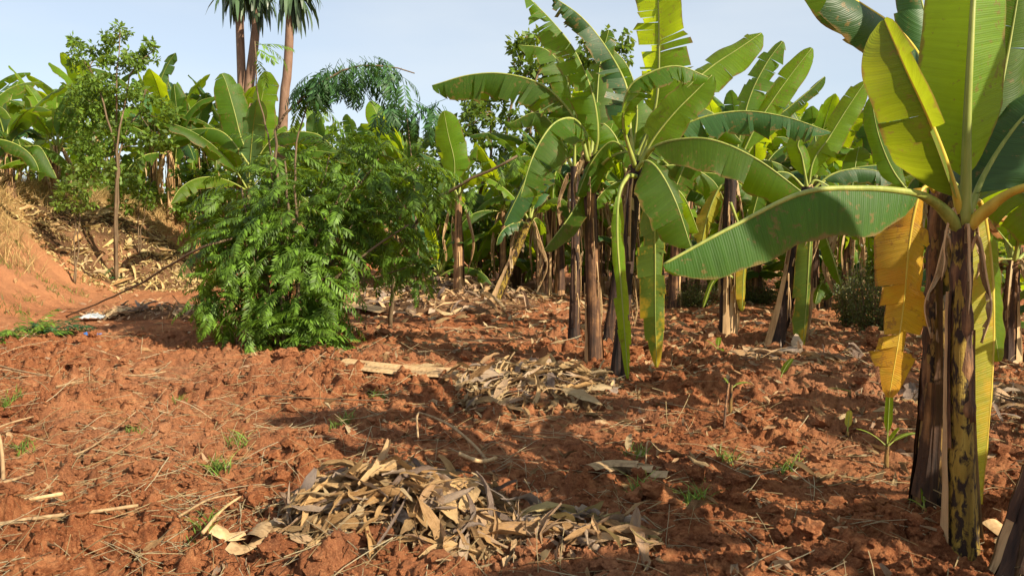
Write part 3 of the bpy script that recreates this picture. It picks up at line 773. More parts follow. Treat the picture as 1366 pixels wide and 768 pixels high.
leaf_px(D1, [(787, 215, D + .2), (795, 150, D + .4), (800, 90, D + .5), (812, 40, D + .5)], 0.24, 37, nref=(-.3, -1, .3), pf=0.2, fold=(20, 20), tear=8, strip=14, rp=0.024, mats=('leaf', 'petiole'))
for k in range(3): dead_leaf(D1, (D1t - b) * (0.985 - .03 * (k % 3)), 2.2 + k * 1.25, 0.35 + 0.10 * k, 400 + k, 'dead', 0.07, 0.10)

D2, b, t = hero(765, 458, "banana stem with pale frayed foot left of the central stem", GM, 766, 222, 0.072, 0.050, 'stem_black', 13, 3, bend=0.02)
for k in range(3): dead_leaf(D2, (t - b) * (0.98 - .03 * k), 0.5 + k * 1.3, 0.4 + 0.1 * k, 430 + k, 'dead', 0.08, 0.12)
for i, q in enumerate([[(766, 225), (745, 200), (715, 215), (690, 262), (672, 300)], [(766, 225), (770, 160), (790, 105), (812, 70)], [(766, 225), (740, 170), (715, 150), (680, 165)]]):
    leaf_px(D2, q, 0.32, 40 + i, d=b[1] + .3 + .2 * i, pf=0.16, fold=(35, 35), tear=9, rp=0.024, mats=('leaf' if i else 'leaf_blue', 'petiole'), nref=(0, -.5, 1))

D3, b, t = hero(824, 508, "black banana stem at the right front of the middle clump with two long hanging leaves", GM, 850, 215, 0.070, 0.055, 'stem_black', 17, 3, bend=0.03)
D = b[1]
tb = t - b
leaf_px(D3, [(850, 222), (863, 185), (876, 130), (879, 70), (878, 0), (872, -70)], 0.40, 51, d=D + .35, nref=(-.8, -.65, -.05), pf=0.26, fold=(5, 12), curl=10, tear=20, gap=0.40, strip=18, rp=0.03, mats=('leaf_young', 'petiole'), label="upright torn leaf glowing yellow-green")
leaf_px(D3, [(848, 222, D), (842, 175, D + .1), (836, 115, D + .2), (808, 62, D + .3), (775, 22, D + .3), (735, -6, D + .3)], 0.34, 52, nref=(.5, -.6, .6), pf=0.14, fold=(35, 52), tear=26, gap=0.38, strip=24, rp=0.026, mats=('leaf_blue', 'petiole'), ragged=.2)
leaf_px(D3, [(848, 222, D - .1), (832, 165, D - .3), (838, 118, D - .4), (868, 96, D - .45), (905, 88, D - .45), (945, 103, D - .4)], 0.30, 53, pf=0.2, fold=(25, 68), curl=10, tear=26, gap=0.32, strip=20, rp=0.026, mats=('leaf', 'petiole'), ragged=.15)
leaf_px(D3, [(852, 220, D), (872, 180, D + .1), (905, 130, D + .2), (945, 92, D + .25), (985, 65, D + .25), (1016, 44, D + .25)], 0.30, 54, nref=(-.45, -.75, .6), pf=0.3, fold=(8, 30), curl=10, tear=5, gap=0.14, rp=0.024, mats=('leaf_young', 'petiole'), label="broad leaf pointing up and right, green above and yellow below")
leaf_px(D3, [(852, 222, D - .1), (872, 185, D - .15), (900, 150, D - .2), (928, 122, D - .2), (950, 100, D - .2)], 0.26, 55, nref=(-.5, -.8, .4), pf=0.15, fold=(10, 15), tear=4, rp=0.022, mats=('leaf_young', 'petiole'))
leaf_px(D3, [(851, 222, D), (868, 198, D - .15), (900, 186, D - .35), (950, 186, D - .55), (1010, 212, D - .7), (1078, 262, D - .8)], 0.40, 56, nref=(.1, -.5, 1), pf=0.15, fold=(25, 42), curl=12, tear=2, gap=0.08, rp=0.03, mats=('leaf', 'petiole'), label="broad dark leaf arching to the right")
leaf_px(D3, [(851, 222, D + .2), (880, 188, D + .3), (925, 160, D + .35), (985, 148, D + .3), (1045, 155, D + .2), (1108, 176, D + .1)], 0.30, 57, nref=(0, -.35, 1), pf=0.16, fold=(15, 55), curl=12, tear=22, gap=0.26, strip=15, rp=0.024, mats=('leaf_blue', 'petiole'))
leaf_px(D3, [(850, 228, D - .2), (862, 214, D - .35), (880, 228, D - .5), (902, 270, D - .6), (922, 330, D - .65)], 0.38, 58, nref=(.3, -.9, .45), pf=0.14, fold=(12, 22), curl=12, tear=2, gap=.1, rp=0.022, mats=('leaf', 'petiole'), sl=(.25, 1))
leaf_px(D3, [(850, 235, D - .1), (838, 236, D - .3), (826, 262, D - .45), (824, 320, D - .5), (830, 400, D - .5), (838, 505, D - .48)], 0.17, 59, nref=(.35, -1, 0.1), pf=0.17, fold=(14, 12), curl=15, tear=7, gap=0.12, strip=14, rp=0.026, mats=('leaf_young', 'petiole'), ragged=.18, sl=(1, .55), label="pale green leaf hanging straight down")
leaf_px(D3, [(853, 238, D - .1), (864, 232, D - .2), (872, 270, D - .28), (874, 340, D - .3), (874, 410, D - .3), (876, 490, D - .3)], 0.22, 60, nref=(-.2, -1, 0.05), pf=0.14, fold=(12, 14), curl=8, tear=6, gap=0.12, strip=9, rp=0.018, mats=('leaf_tip', 'petiole'), sl=(.55, 1), label="hanging green leaf with a yellow blotched tip")
leaf_px(D3, [(852, 226, D + .3), (885, 240, D + .35), (912, 262, D + .4), (932, 310, D + .4)], 0.24, 61, nref=(0, -.6, 1), pf=0.2, fold=(40, 40), tear=12, rp=0.018, mats=('leaf_young', 'petiole'))
leaf_px(D3, [(850, 226, D + .4), (830, 195, D + .5), (812, 190, D + .55), (790, 215, D + .6), (770, 262, D + .6)], 0.3, 62, nref=(0, -.6, 1), pf=0.2, fold=(35, 35), tear=8, rp=0.02, mats=('leaf', 'petiole'))
for k in range(4): dead_leaf(D3, tb * (0.97 - .03 * (k % 4)), 1.6 + k * 0.9, 0.4 + 0.11 * k, 450 + k, 'dead', 0.08, 0.10)

D4, b, t = hero(808, 470, "dark banana stem half hidden between the central and the black stem", GM, 838, 232, 0.060, 0.045, 'stem_black', 19, 2)
for i, q in enumerate([[(838, 235), (868, 170), (905, 140), (950, 150), (990, 190)], [(838, 235), (820, 180), (790, 160), (755, 185)], [(838, 235), (850, 150), (838, 90), (800, 50)], [(838, 235), (900, 220), (950, 240), (975, 290)]]):
    leaf_px(D4, q, 0.33, 70 + i, d=b[1] + .4 + .2 * i, pf=0.16, fold=(35, 35), tear=9, rp=0.024, mats=('leaf', 'petiole'), nref=(0, -.5, 1))
for k in range(2): dead_leaf(D4, (t - b) * (0.97 - .05 * k), 0.3 + k * 1.6, 0.5 + 0.1 * k, 480 + k, 'dead', 0.08, 0.10)
# E: two plants right of the clump
E1, b, t = hero(970, 465, "upright black banana stem right of the clump under the long whole leaf", GR, 975, 235, 0.105, 0.075, 'stem_black', 29, 3)
D = b[1]
for i, (q, m, f, n) in enumerate([
    ([(975, 240), (985, 190), (1000, 130), (1022, 85), (1044, 55)], 'leaf', (20, 40), (-.6, -.8, .3)),
    ([(975, 240), (1005, 175), (1030, 135), (1055, 100), (1083, 64)], 'leaf_young', (10, 10), (-.5, -1, .2)),
    ([(975, 240), (1020, 170), (1050, 145), (1078, 122), (1100, 102)], 'leaf', (35, 35), (-.3, -.8, .8)),
    ([(976, 240), (960, 210), (930, 200), (905, 240), (890, 300)], 'leaf', (35, 35), (0, -.5, 1)),
    ([(976, 242), (960, 250), (945, 285), (935, 330)], 'leaf_yg', (30, 30), (0, -.8, .5)),
    ([(976, 242), (1010, 215), (1050, 225), (1080, 270)], 'leaf', (35, 35), (0, -.5, 1)),
    ([(975, 270), (995, 330), (992, 365), (990, 415)], 'leaf_yg', (25, 25), (.2, -1, .1)),
    ([(978, 370), (965, 366), (950, 378), (938, 410)], 'leaf_young', (30, 30), (.1, -1, .1))]):
    leaf_px(E1, q, (0.28, 0.27, .2, .3, .2, .3, .13, .05)[i], 90 + i, d=D + (.4, .35, .5, .2, 0, .3, -.2, -.15)[i], pf=(.12, .2, .3, .2, .2, .2, .3, .2)[i], fold=f, tear=(12, 3, 11, 6, 8, 5, 3, 0)[i], gap=.2, strip=12, rp=0.022, mats=(m, 'petiole'), nref=n)
for k in range(6): dead_leaf(E1, (t - b) * (0.97 - .05 * k), 0.3 + k * 1.0, 0.9 + 0.1 * k, 500 + k, 'dead', 0.08, 0.10)
E2, b, t = hero(1032, 470, "banana stem leaning right, dark foot, with a long green leaf hanging beside it", GR, 1078, 250, 0.10, 0.072, 'stem_black', 37, 4)
D = b[1]
for i, (q, m, f, n) in enumerate([
    ([(1078, 255), (1085, 215), (1105, 185), (1130, 145), (1155, 108)], 'leaf_young', (15, 15), (-.5, -1, .3)),
    ([(1078, 255), (1070, 210), (1065, 190), (1085, 165)], 'leaf_young', (20, 20), (-.3, -1, .3)),
    ([(1078, 258), (1084, 285), (1080, 330), (1076, 400), (1070, 474)], 'leaf_tip', (10, 12), (-.25, -1, .05)),
    ([(1078, 258), (1110, 232), (1150, 225), (1200, 235)], 'leaf_blue', (30, 50), (0, -.4, 1)),
    ([(1078, 258), (1115, 250), (1150, 268), (1190, 320)], 'leaf_blue', (30, 45), (0, -.5, 1)),
    ([(1078, 258), (1095, 300), (1110, 340), (1122, 380)], 'leaf', (35, 35), (.2, -1, .2)),
    ([(1078, 255), (1050, 230), (1020, 240), (1000, 300)], 'leaf', (35, 40), (0, -.5, 1)),
    ([(1078, 255), (1090, 240), (1130, 270), (1145, 320)], 'leaf_young', (35, 40), (0, -.5, 1))]):
    leaf_px(E2, q, (0.24, .2, .20, .26, .28, .16, .26, .2)[i], 110 + i, d=D + (.4, .3, -.25, .6, .5, .2, .3, .1)[i], pf=(.1, .2, .14, .2, .2, .2, .2, .2)[i], fold=f, tear=(5, 3, 5, 5, 3, 4, 5, 4)[i], gap=.15, strip=9, rp=0.022, mats=(m, 'petiole'), nref=n, sl=((1, 1), (1, 1), (.25, 1), (1, 1), (1, 1), (1, 1), (1, 1), (1, 1))[i])
for k in range(7): dead_leaf(E2, (t - b) * (0.97 - .05 * k), 0.3 + k * 1.0, 0.9 + 0.1 * k, 520 + k, 'dead', 0.08, 0.10)

for i, (pl_, tp_) in enumerate([(B, P(1256, 260, 4.1)), (D1, D1t), (D2, P(766, 240, 10)), (D3, P(848, 240, 7.9)), (E1, P(974, 260, 9.9)), (E2, P(1070, 270, 9.6))]):
    bs = np.array(pl_.location); v_ = np.array(tp_) - bs
    for k in range(5):
        az = -1.9 + 2.6 * ((k * 0.618 + i * .37) % 1)          # on the sides seen from the field
        f = .25 + .7 * ((k * .43 + i * .29) % 1)
        rad_ = .055
        dead_leaf(pl_, v_ * f + rad_ * np.array([math.cos(az), math.sin(az), 0]), az, .22 + .3 * ((k * .7 + i * .31) % 1), 1500 + i * 10 + k, ('dead', 'sheath_strip')[k % 2], .028, .035)

# further plants that can be picked out behind: (foot px, foot depth, height, leaf length, leaf width, lean, seed, stem, label)
SPOT = [
    (612, 15.2, 2.2, 1.25, .24, (0, 0), 201, 'stem_brown', "banana plant with pale slender stem and one upright torn leaf beside the leaning stem", 3, 5),
    (655, 14.6, 1.75, 1.25, .24, (.75, 0), 202, 'stem_yellow', "banana plant with a stem leaning right, lit yellow on one side", 3, 6),
    (730, 16.8, 2.6, 1.9, .30, (.1, 0), 203, 'stem_dark', "thin dark banana stem standing left of the middle clump", 3, 8),
    (747, 17.0, 2.8, 2.0, .30, (0, 0), 204, 'stem_brown', "reddish brown banana stem next to the thin dark one", 4, 8),
    (335, 19.0, 2.55, 2.3, .40, (0, 0), 205, 'stem_dark', "banana plant with two broad upright leaves below the tall strap-leaved trees", 3, 9),
    (232, 22.5, 2.05, 2.6, .40, (0, 0), 206, 'stem_brown', "banana plant with pale dead leaves hung round its stem, right of the leafy tree", 17, 8),
    (262, 23.5, 2.2, 2.0, .34, (.2, 0), 207, 'stem_yellow', "banana plant with a yellow stem behind the one hung with dead leaves", 5, 7),
    (20, 18.5, 1.2, 2.1, .34, (0, 0), 208, 'stem_brown', "banana plant on top of the bank at its far left end", 14, 9),
    (75, 20.0, 1.45, 2.1, .36, (.2, 0), 209, 'stem_brown', "banana plant on top of the bank left of the leafy tree", 15, 9),
    (-20, 16.5, 1.6, 2.0, .34, (0, 0), 210, 'stem_brown', "banana plant cut by the left edge above the grassy bank", 12, 8),
    (545, 20.5, 2.9, 2.1, .34, (0, 0), 211, 'stem_brown', "banana plant with a tall bright leaf over the pinnate shrub", 3, 8),
    (430, 22.0, 2.9, 2.2, .36, (0, 0), 212, 'stem_brown', "banana plant showing over the top of the pinnate shrub", 3, 8),
    (1130, 12.8, 1.7, 1.6, .30, (0, 0), 213, 'stem_dark', "low banana plant smothered in dark dead leaves beside the fine-leaved bush", 14, 6),
    (1350, 8.6, 1.25, 1.3, .26, (0, 0), 214, 'stem_dark', "small banana plant wrapped in grey dead leaves at the right edge", 12, 8),
    (1215, 13.5, 2.3, 1.9, .30, (0, 0), 215, 'stem_dark', "banana plant standing behind the torn yellow leaf", 6, 8),
    (900, 14.8, 2.7, 2.0, .32, (0, 0), 216, 'stem_dark', "banana plant in shade behind the two hanging leaves", 6, 9),
    (1085, 14.0, 2.4, 2.0, .32, (0, 0), 217, 'stem_dark', "banana plant in shade behind the leaning stem", 7, 8),
]
G2 = "banana plants deeper in the plantation"
for (px, d, h, L, w, lean, sd, m, lab, nd, nl) in SPOT:
    g = ground_at(px, d)
    banana_plant(g, lab, G2, h=h, r0=0.11, nl=nl, L=L, w=w, ndead=nd, seed=sd, mat=m, lean=lean, dead='dry_tan' if sd in (206,) else 'dead')
# upright lit leaves that stand out against the sky on those plants
def extra(px_pts, d, w, sd, m, plant_label, **kw):
    pl = [o for o in COL.objects if o.get("label") == plant_label][0]
    return leaf_px(pl, px_pts, w, sd, d=d, mats=(m, 'petiole'), **kw)
lab = {s[6]: s[8] for s in SPOT}
extra([(612, 270), (606, 250), (606, 215), (598, 180), (592, 148)], 15.0, .38, 301, 'leaf_young', lab[201], nref=(-.2, -1, .1), pf=.25, fold=(8, 8), tear=4, gap=.12, strip=6, rp=.025)
extra([(335, 215), (322, 185), (313, 150), (302, 112), (296, 98)], 18.8, .52, 302, 'leaf', lab[205], nref=(.35, -1, .2), pf=.12, fold=(12, 12), tear=5, gap=.12, strip=6, rp=.03)
extra([(335, 215), (342, 185), (346, 150), (352, 118), (358, 96)], 18.9, .50, 303, 'leaf_young', lab[205], nref=(-.3, -1, .1), pf=.12, fold=(6, 6), tear=5, gap=.12, strip=6, rp=.03)
extra([(335, 222), (300, 178), (262, 172), (222, 186), (205, 196)], 18.6, .42, 304, 'leaf', lab[205], pf=.1, fold=(55, 25), tear=4, gap=.1, rp=.03)
extra([(335, 222), (370, 180), (420, 178), (450, 200), (492, 222)], 18.6, .40, 305, 'leaf', lab[205], pf=.1, fold=(25, 50), tear=6, gap=.1, rp=.03)
extra([(232, 235), (238, 190), (236, 150), (232, 112)], 22.4, .45, 306, 'leaf', lab[206], nref=(-.2, -1, .1), pf=.15, fold=(8, 8), tear=4, gap=.1, rp=.03)
extra([(232, 235), (240, 170), (262, 138), (288, 128)], 22.4, .36, 307, 'leaf', lab[206], pf=.15, fold=(40, 40), tear=3, rp=.03)
extra([(545, 225), (530, 195), (510, 165), (494, 135)], 20.4, .42, 308, 'leaf_young', lab[211], nref=(.3, -1, .4), pf=.12, fold=(8, 8), tear=1, rp=.03)
extra([(545, 225), (520, 195), (500, 190), (480, 205)], 20.4, .40, 309, 'leaf', lab[211], pf=.12, fold=(35, 35), tear=4, rp=.03)
extra([(20, 240), (30, 205), (52, 195), (70, 225), (76, 238)], 18.3, .42, 310, 'leaf', lab[208], pf=.12, fold=(35, 35), tear=4, rp=.03)
extra([(75, 215), (62, 180), (48, 145), (28, 112)], 19.8, .34, 311, 'leaf_young', lab[209], nref=(.3, -1, .3), pf=.3, fold=(15, 15), tear=3, rp=.03)
extra([(75, 215), (85, 180), (90, 150), (85, 112)], 19.9, .34, 312, 'leaf', lab[209], nref=(.3, -1, .3), pf=.3, fold=(15, 15), tear=6, rp=.03)
extra([(1350, 290), (1345, 250), (1355, 225), (1372, 200)], 8.5, .24, 313, 'leaf_young', lab[214], nref=(-.4, -1, .3), pf=.2, fold=(15, 15), tear=2, rp=.02)
extra([(1350, 330), (1320, 290), (1340, 288), (1400, 292)], 7.6, .16, 314, 'dead_orange', lab[214], pf=.1, fold=(65, 30), tear=9, strip=12, gap=.25, rp=.012)
extra([(1350, 345), (1330, 350), (1322, 385), (1336, 405)], 8.2, .12, 315, 'dead_orange', lab[214], nref=(0, -1, .2), pf=.1, fold=(45, 30), tear=3, strip=12, gap=.25, rp=.012)
extra([(1215, 260), (1190, 225), (1172, 180), (1162, 130)], 9.8, .20, 316, 'leaf', lab[215], nref=(-.2, -1, .2), pf=.1, fold=(10, 10), tear=8, gap=.15, strip=6, rp=.02)
extra([(1215, 265), (1195, 225), (1150, 222), (1100, 235)], 11.5, .32, 317, 'leaf_blue', lab[215], pf=.08, fold=(50, 20), tear=8, gap=.1, strip=5, rp=.02)

# rows of plants standing behind, copied from six kinds
protos = []
kinds = [(401, 'stem_brown', 2.5, 6, (0, 0)), (402, 'stem_dark', 2.7, 8, (.25, .1)), (403, 'stem_yellow', 2.2, 5, (-.2, 0)), (404, 'stem_brown', 2.9, 9, (.1, -.1)), (405, 'stem_dark', 2.4, 12, (-.15, 0)), (406, 'stem_brown', 2.6, 5, (.3, 0))]
R_main, R = R, random.Random(77)
rows = []
for d in (17.5, 19.5, 21.5, 24, 26.5, 29, 32, 36, 41, 47):
    for px in np.arange(-40, 1500, 62 * 21 / d ** 1.05):
        q = px + R.uniform(-22, 22); dd = d + R.uniform(-.9, .9)
        if q < 330 and d < 24: continue
        if 330 < q < 560 and d < 20: continue
        if 1130 < q and d < 17: continue
        rows.append((q, dd))
right_rows = [(1240, 15.5), (1290, 17), (1190, 16.5), (1330, 12.5), (1010, 15.5), (960, 16.6), (1110, 17), (860, 16), (800, 17.5), (690, 20), (1390, 10.5), (1400, 14)]
rows = right_rows + rows
HIDDEN = {46, 79, 9, 11, 22, 23, 24, 25, 29, 36, 37, 38, 39, 40, 41, 49, 51, 52, 53, 54, 55, 57, 58, 59, 60, 61, 62, 63, 64, 77, 78, 80, 82, 83, 84, 85, 86, 87, 88, 89, 90, 91, 92, 93, 94, 95, 96, 97, 98, 100, 107, 109, 112, 113, 114, 115, 116, 117, 118, 119}
LOOK = ["brown-stemmed banana plant", "dark leaning banana plant", "yellow-stemmed banana plant", "tall banana plant with many dead leaves", "banana plant smothered in dead leaves", "slanting brown banana plant"]
ORD = ["first", "second", "third", "fourth", "fifth", "sixth", "seventh", "eighth", "ninth", "tenth", "eleventh", "twelfth", "thirteenth", "fourteenth", "fifteenth", "sixteenth", "seventeenth", "eighteenth", "nineteenth", "twentieth"]
made = []
for i, (px, d) in enumerate(rows[:120]):
    k = (i * 5 + R.randrange(3)) % 6 if i > 5 else i
    g = ground_at(px, d); sc = R.uniform(.82, 1.12) * (.72 if 540 < px < 720 else 1); rz = R.uniform(0, 6.28)
    if i < 6:
        sd, m, h, nd, lean = kinds[i]
        o = banana_plant(g, "x", "y", h=h, r0=.11, nl=8, L=2.0, w=.33, ndead=nd, seed=sd, mat=m, lean=lean, nseg=26, tears=10)
        protos.append(o)
    elif i in HIDDEN: continue
    else:
        o = copy_tree(protos[k]); o.location = g; o.scale = (sc, sc, sc)
    o.rotation_euler.z = rz; o["row_index"] = i
    side = "behind the leafy tree" if px < 250 else "behind the pinnate shrub" if px < 600 else ("behind the middle clump" if px < 900 else ("behind the stem leaning right" if px < 1120 else "behind the near stems"))
    made.append((side, k, px, o))
for side in sorted({m[0] for m in made}):
    for k in range(6):
        ms = sorted([m for m in made if m[0] == side and m[1] == k], key=lambda m: m[2])
        for n, m in enumerate(ms):
            w = "" if len(ms) == 1 else (", leftmost such" if n == 0 else (", rightmost such" if n == len(ms) - 1 else ", %s such from the left" % ORD[n]))
            m[3]["label"] = "%s %s%s" % (LOOK[k], side, w)
            m[3]["group"] = "banana plants in the rows " + side
R = R_main
# plants just outside the view on the right, whose crowns throw the shade bands over the field
OUT = ["nearest to the camera's right", "level with the clump's heap", "farther out behind the near stems", "farthest along the right side", "far out beside the field"]
for i, (x, y, k, s) in enumerate([(4.0, 1.5, 0, .85), (4.7, 4.3, 1, .8), (6.4, 5.6, 5, .9), (8.0, 7.8, 1, .95)]):
    o = copy_tree(protos[k]); o.location = (x, y, tz(x, y)); o.scale = (s,) * 3; o.rotation_euler.z = 1.3 * i
    o["label"] = "banana plant out of view at the right, " + OUT[i]; o["group"] = "banana plants beyond the right edge"

# young low plants between the rows: leaves that rise straight from the ground
young = []
YP = [(585, 16.5, 1.0), (632, 17.5, .9), (672, 19.0, 1.05), (700, 20.5, 1.0), (722, 19, .85), (556, 18.5, 1.1), (848, 17.5, 1.1), (895, 18.5, 1.1), (930, 17.0, 1.05), (1000, 16.0, 1.0), (1058, 15.5, 1.0), (1105, 14.5, .95), (1160, 14.2, .95), (1200, 15.0, 1.0),
      (1320, 9.6, .6), (1345, 13.0, 1.0), (45, 20.5, .85), (112, 22.0, .9), (180, 23.5, .9), (285, 24.0, 1.0), (-5, 18.0, .8), (780, 19.5, 1.0), (820, 21.0, 1.1), (520, 21.5, 1.2)]
YL = ["behind the shrub's right wing", "behind the pale slender stem", "behind the leaning yellow-lit stem", "left of the thin dark stem", "far behind the thin dark stem", "at the end of the leaning branch", "behind the black clump stem", "behind the two hanging leaves", "right of the hanging leaves", "between the two black stems at the right", "behind the stem leaning right",
      "beside the dark fine-leaved bush", "behind the dark fine-leaved bush", "behind the torn yellow leaf", "just behind the near slender stem", "at the right edge behind the grey wrapped plant", "on the bank left of the leafy tree", "on the bank below the leafy tree's left side", "on the bank right of the leafy tree's trunk", "left of the broad upright leaves", "at the far left end of the bank", "seen between the clump's stems", "far behind the clump's black stem", "above the shrub's right shoulder"]
for i, ((px, d, s), l) in enumerate(zip(YP, YL)):
    g = ground_at(px, d)
    if i < 3:
        o = banana_plant(g, "x", "young low banana plants between the rows", h=.55, r0=.075, nl=9, L=1.75, w=.25, ndead=3, seed=640 + i, mat='stem_brown', nseg=26, tears=5, els=(80, 25), name="young_banana_plant")
        young.append(o)
    else:
        o = copy_tree(young[i % 3]); o.location = g
    o.scale = (s,) * 3; o.rotation_euler.z = i * 1.9
    o["label"] = "young low banana plant " + l; o["group"] = "young low banana plants between the rows"

# ------------------------------------------------------------------ pinnate fronds, shrubs and trees
def frond_mesh(name, mat, L=0.5, pairs=13, lw=0.038, ll=0.125, droop=0.5, seed=0):
    r = random.Random(seed); mb = MB()
    n = pairs + 2; t = np.linspace(0, 1, n)
    a = -droop * t * t * 1.2
    d = np.stack([np.cos(a), 0.10 * np.sin(t * 3 + seed), np.sin(a)], -1); d /= np.linalg.norm(d, axis=1)[:, None]
    C = np.concatenate([[np.zeros(3)], np.cumsum(d[:-1] * (L / (n - 1)), 0)])
    mb.tube(C[::2] if n % 2 else np.vstack([C[::2], C[-1:]]), np.linspace(.0045, .0015, len(C[::2]) + (0 if n % 2 else 1)), 3, cap=False)
    V, T = [], []
    for k in range(2, n):
        f = t[k]; sz = ll * (0.55 + 0.75 * math.sin(math.pi * (0.12 + 0.80 * f))) * 0.85
        for sg in (-1, 1):
            ang = math.radians(62 - 22 * f + r.uniform(-9, 9))
            dn = math.radians(r.uniform(8, 40))
            up = np.array([-d[k][2], 0, d[k][0]])
            ld = d[k] * math.cos(ang) + sg * np.array([0, 1, 0]) * math.sin(ang) * math.cos(dn) - up * math.sin(ang) * math.sin(dn)
            side = unit(np.cross(ld, up)); b = C[k]; m = b + ld * sz * 0.45; e = b + ld * sz - Z * sz * 0.12
            w = lw * (0.75 + 0.35 * r.random())
            i = len(V)
            V += [b, m + side * w * .5 - up * .004, m + up * .004, m - side * w * .5 - up * .004, e]
            T += [(i, i + 1, i + 2), (i, i + 2, i + 3), (i + 1, i + 4, i + 2), (i + 2, i + 4, i + 3)]
    mb.add(V, t=T)
    return mb

FR = [frond_mesh("frond", 'frond', 0.46 + .05 * k, 11 + k % 4, seed=k, droop=.35 + .12 * k) for k in range(6)]
FRM = [f.mesh("frond", M['frond']) for f in FR]
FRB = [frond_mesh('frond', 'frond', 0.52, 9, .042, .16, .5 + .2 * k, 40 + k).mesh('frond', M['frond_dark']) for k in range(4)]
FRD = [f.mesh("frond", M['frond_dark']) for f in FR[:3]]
FRV = [(np.concatenate(f.V), np.concatenate(f.T), np.concatenate(f.Q) if f.Q else np.zeros((0, 4), int)) for f in FR]

def rot_xyz(rx, ry, rz):
    cx, sx, cy, sy, cz, sz = math.cos(rx), math.sin(rx), math.cos(ry), math.sin(ry), math.cos(rz), math.sin(rz)
    return np.array([[cz * cy, cz * sy * sx - sz * cx, cz * sy * cx + sz * sx], [sz * cy, sz * sy * sx + cz * cx, sz * sy * cx - cz * sx], [-sy, cy * sx, cy * cx]])

def scatter_fronds(plant, items, nparts, mats=FRM, stuff_name="foliage", mat=M['frond']):
    """items: (pos world, azimuth, pitch down, roll, scale); the ones nearest the camera become parts of their own, the rest one mass"""
    org = np.array(plant.location)
    items = sorted(items, key=lambda q: q[0][1])
    for it in items[:nparts]:
        p, az, pt, ro, s = it
        link(mats[R.randrange(len(mats))], "frond", plant, p - org, (ro, pt, az), s)
    mb = MB()
    for it in items[nparts:]:
        p, az, pt, ro, s = it
        v, t, q = FRV[R.randrange(len(FRV))]
        mb.add((v * s) @ rot_xyz(ro, pt, az).T + (p - org), t=t, q=q)
    if mb.n: mb.obj(stuff_name, mat, plant, kind="stuff")

def branch(mb, pts, r0, r1, n=10, wob=0.02, sides=6):
    c = catmull(pts, n); c[1:-1] += rng.normal(size=(n - 2, 3)) * wob * 0.5
    mb.tube(c, np.linspace(r0, r1, n), sides)

# the large pinnate shrub left of the centre
sb = G(372, 470); sb[2] = gz(sb[0], sb[1])
shrub = thing("pinnate_shrub", "large bushy dark green shrub with feathery pinnate leaves standing on the field", "shrub", sb)
CL = [(330, 415, 50, 0), (292, 378, 42, 0), (398, 425, 52, -.2), (440, 440, 30, -.2), (338, 340, 66, 0), (420, 360, 66, -.1), (470, 300, 62, .3), (400, 268, 72, .1), (330, 262, 54, .5), (480, 240, 56, .7),
      (536, 262, 40, .8), (528, 318, 44, .5), (556, 352, 26, .3), (285, 300, 32, .4), (370, 218, 46, .6), (440, 205, 38, .8), (300, 330, 44, .2), (418, 458, 26, -.5), (360, 448, 32, -.4),
      (505, 212, 40, 1), (560, 220, 30, 1.1), (272, 395, 20, 0), (390, 320, 70, .4), (350, 300, 60, .9), (450, 330, 60, .9), (400, 380, 60, .7)]
items = []; bmb = MB()
for (cx, cy, r, dd) in CL:
    d0 = 9.55 + dd; rm = r * d0 / FPX; c = P(cx, cy, d0)
    mid = sb + (c - sb) * 0.5 + np.array([R.uniform(-.1, .1), .1, .15])
    branch(bmb, [np.zeros(3), mid - sb, c - sb], .024, .006)
    n = int(8 + r * r / 86)
    for _ in range(n):
        u = unit(rng.normal(size=3)); q = R.random() ** 0.3
        p = c + u * rm * .92 * q * np.array([1, .9, .95])
        if p[2] < tz(p[0], p[1]) + .14: continue
        az = math.atan2(u[1], u[0]) + R.gauss(0, .7)
        items.append((p - 0.2 * np.array([math.cos(az), math.sin(az), 0]), az, R.uniform(-.25, .75) - .35 * u[2], R.gauss(0, .4), R.uniform(.6, 1.1)))
# pale arched outer sprays catch the sun
bmb.obj("branch", M['twig'], shrub)
scatter_fronds(shrub, items, 300)
mb = MB()
for q in ([(372, 470), (362, 400), (340, 330), (322, 250)], [(374, 470), (400, 380), (430, 300), (470, 235)], [(370, 470), (380, 380), (385, 290), (380, 215)], [(378, 470), (430, 390), (500, 330), (545, 300)]):
    branch(mb, [P(a, b, 9.55 + .1 * k) - sb for k, (a, b) in enumerate(q)], .035, .012, 12)
mb.obj("trunk", M['twig'], shrub)

# long bare limb that leans over to the banana clump
lb_ = ground_at(520, 11.5)
limb = thing("leaning_branch", "long thin dark branch rising slantwise from the shrub towards the middle clump", "branch", lb_)
mb = MB(); branch(mb, [np.zeros(3), P(530, 345, 11.2) - lb_, P(575, 272, 11) - lb_, P(632, 240, 10.8) - lb_, P(690, 208, 10.6) - lb_], .04, .016, 16, .03); mb.obj("stem", M['twig'], limb)
its = []
for k in range(26):
    a = R.random(); p = P(545 + 150 * a, 285 - 80 * a + R.uniform(-14, 20), 10.9)
    its.append((p, R.random() * 6.28, R.uniform(0, .8), 0, R.uniform(.6, .9)))
scatter_fronds(limb, its, 26)

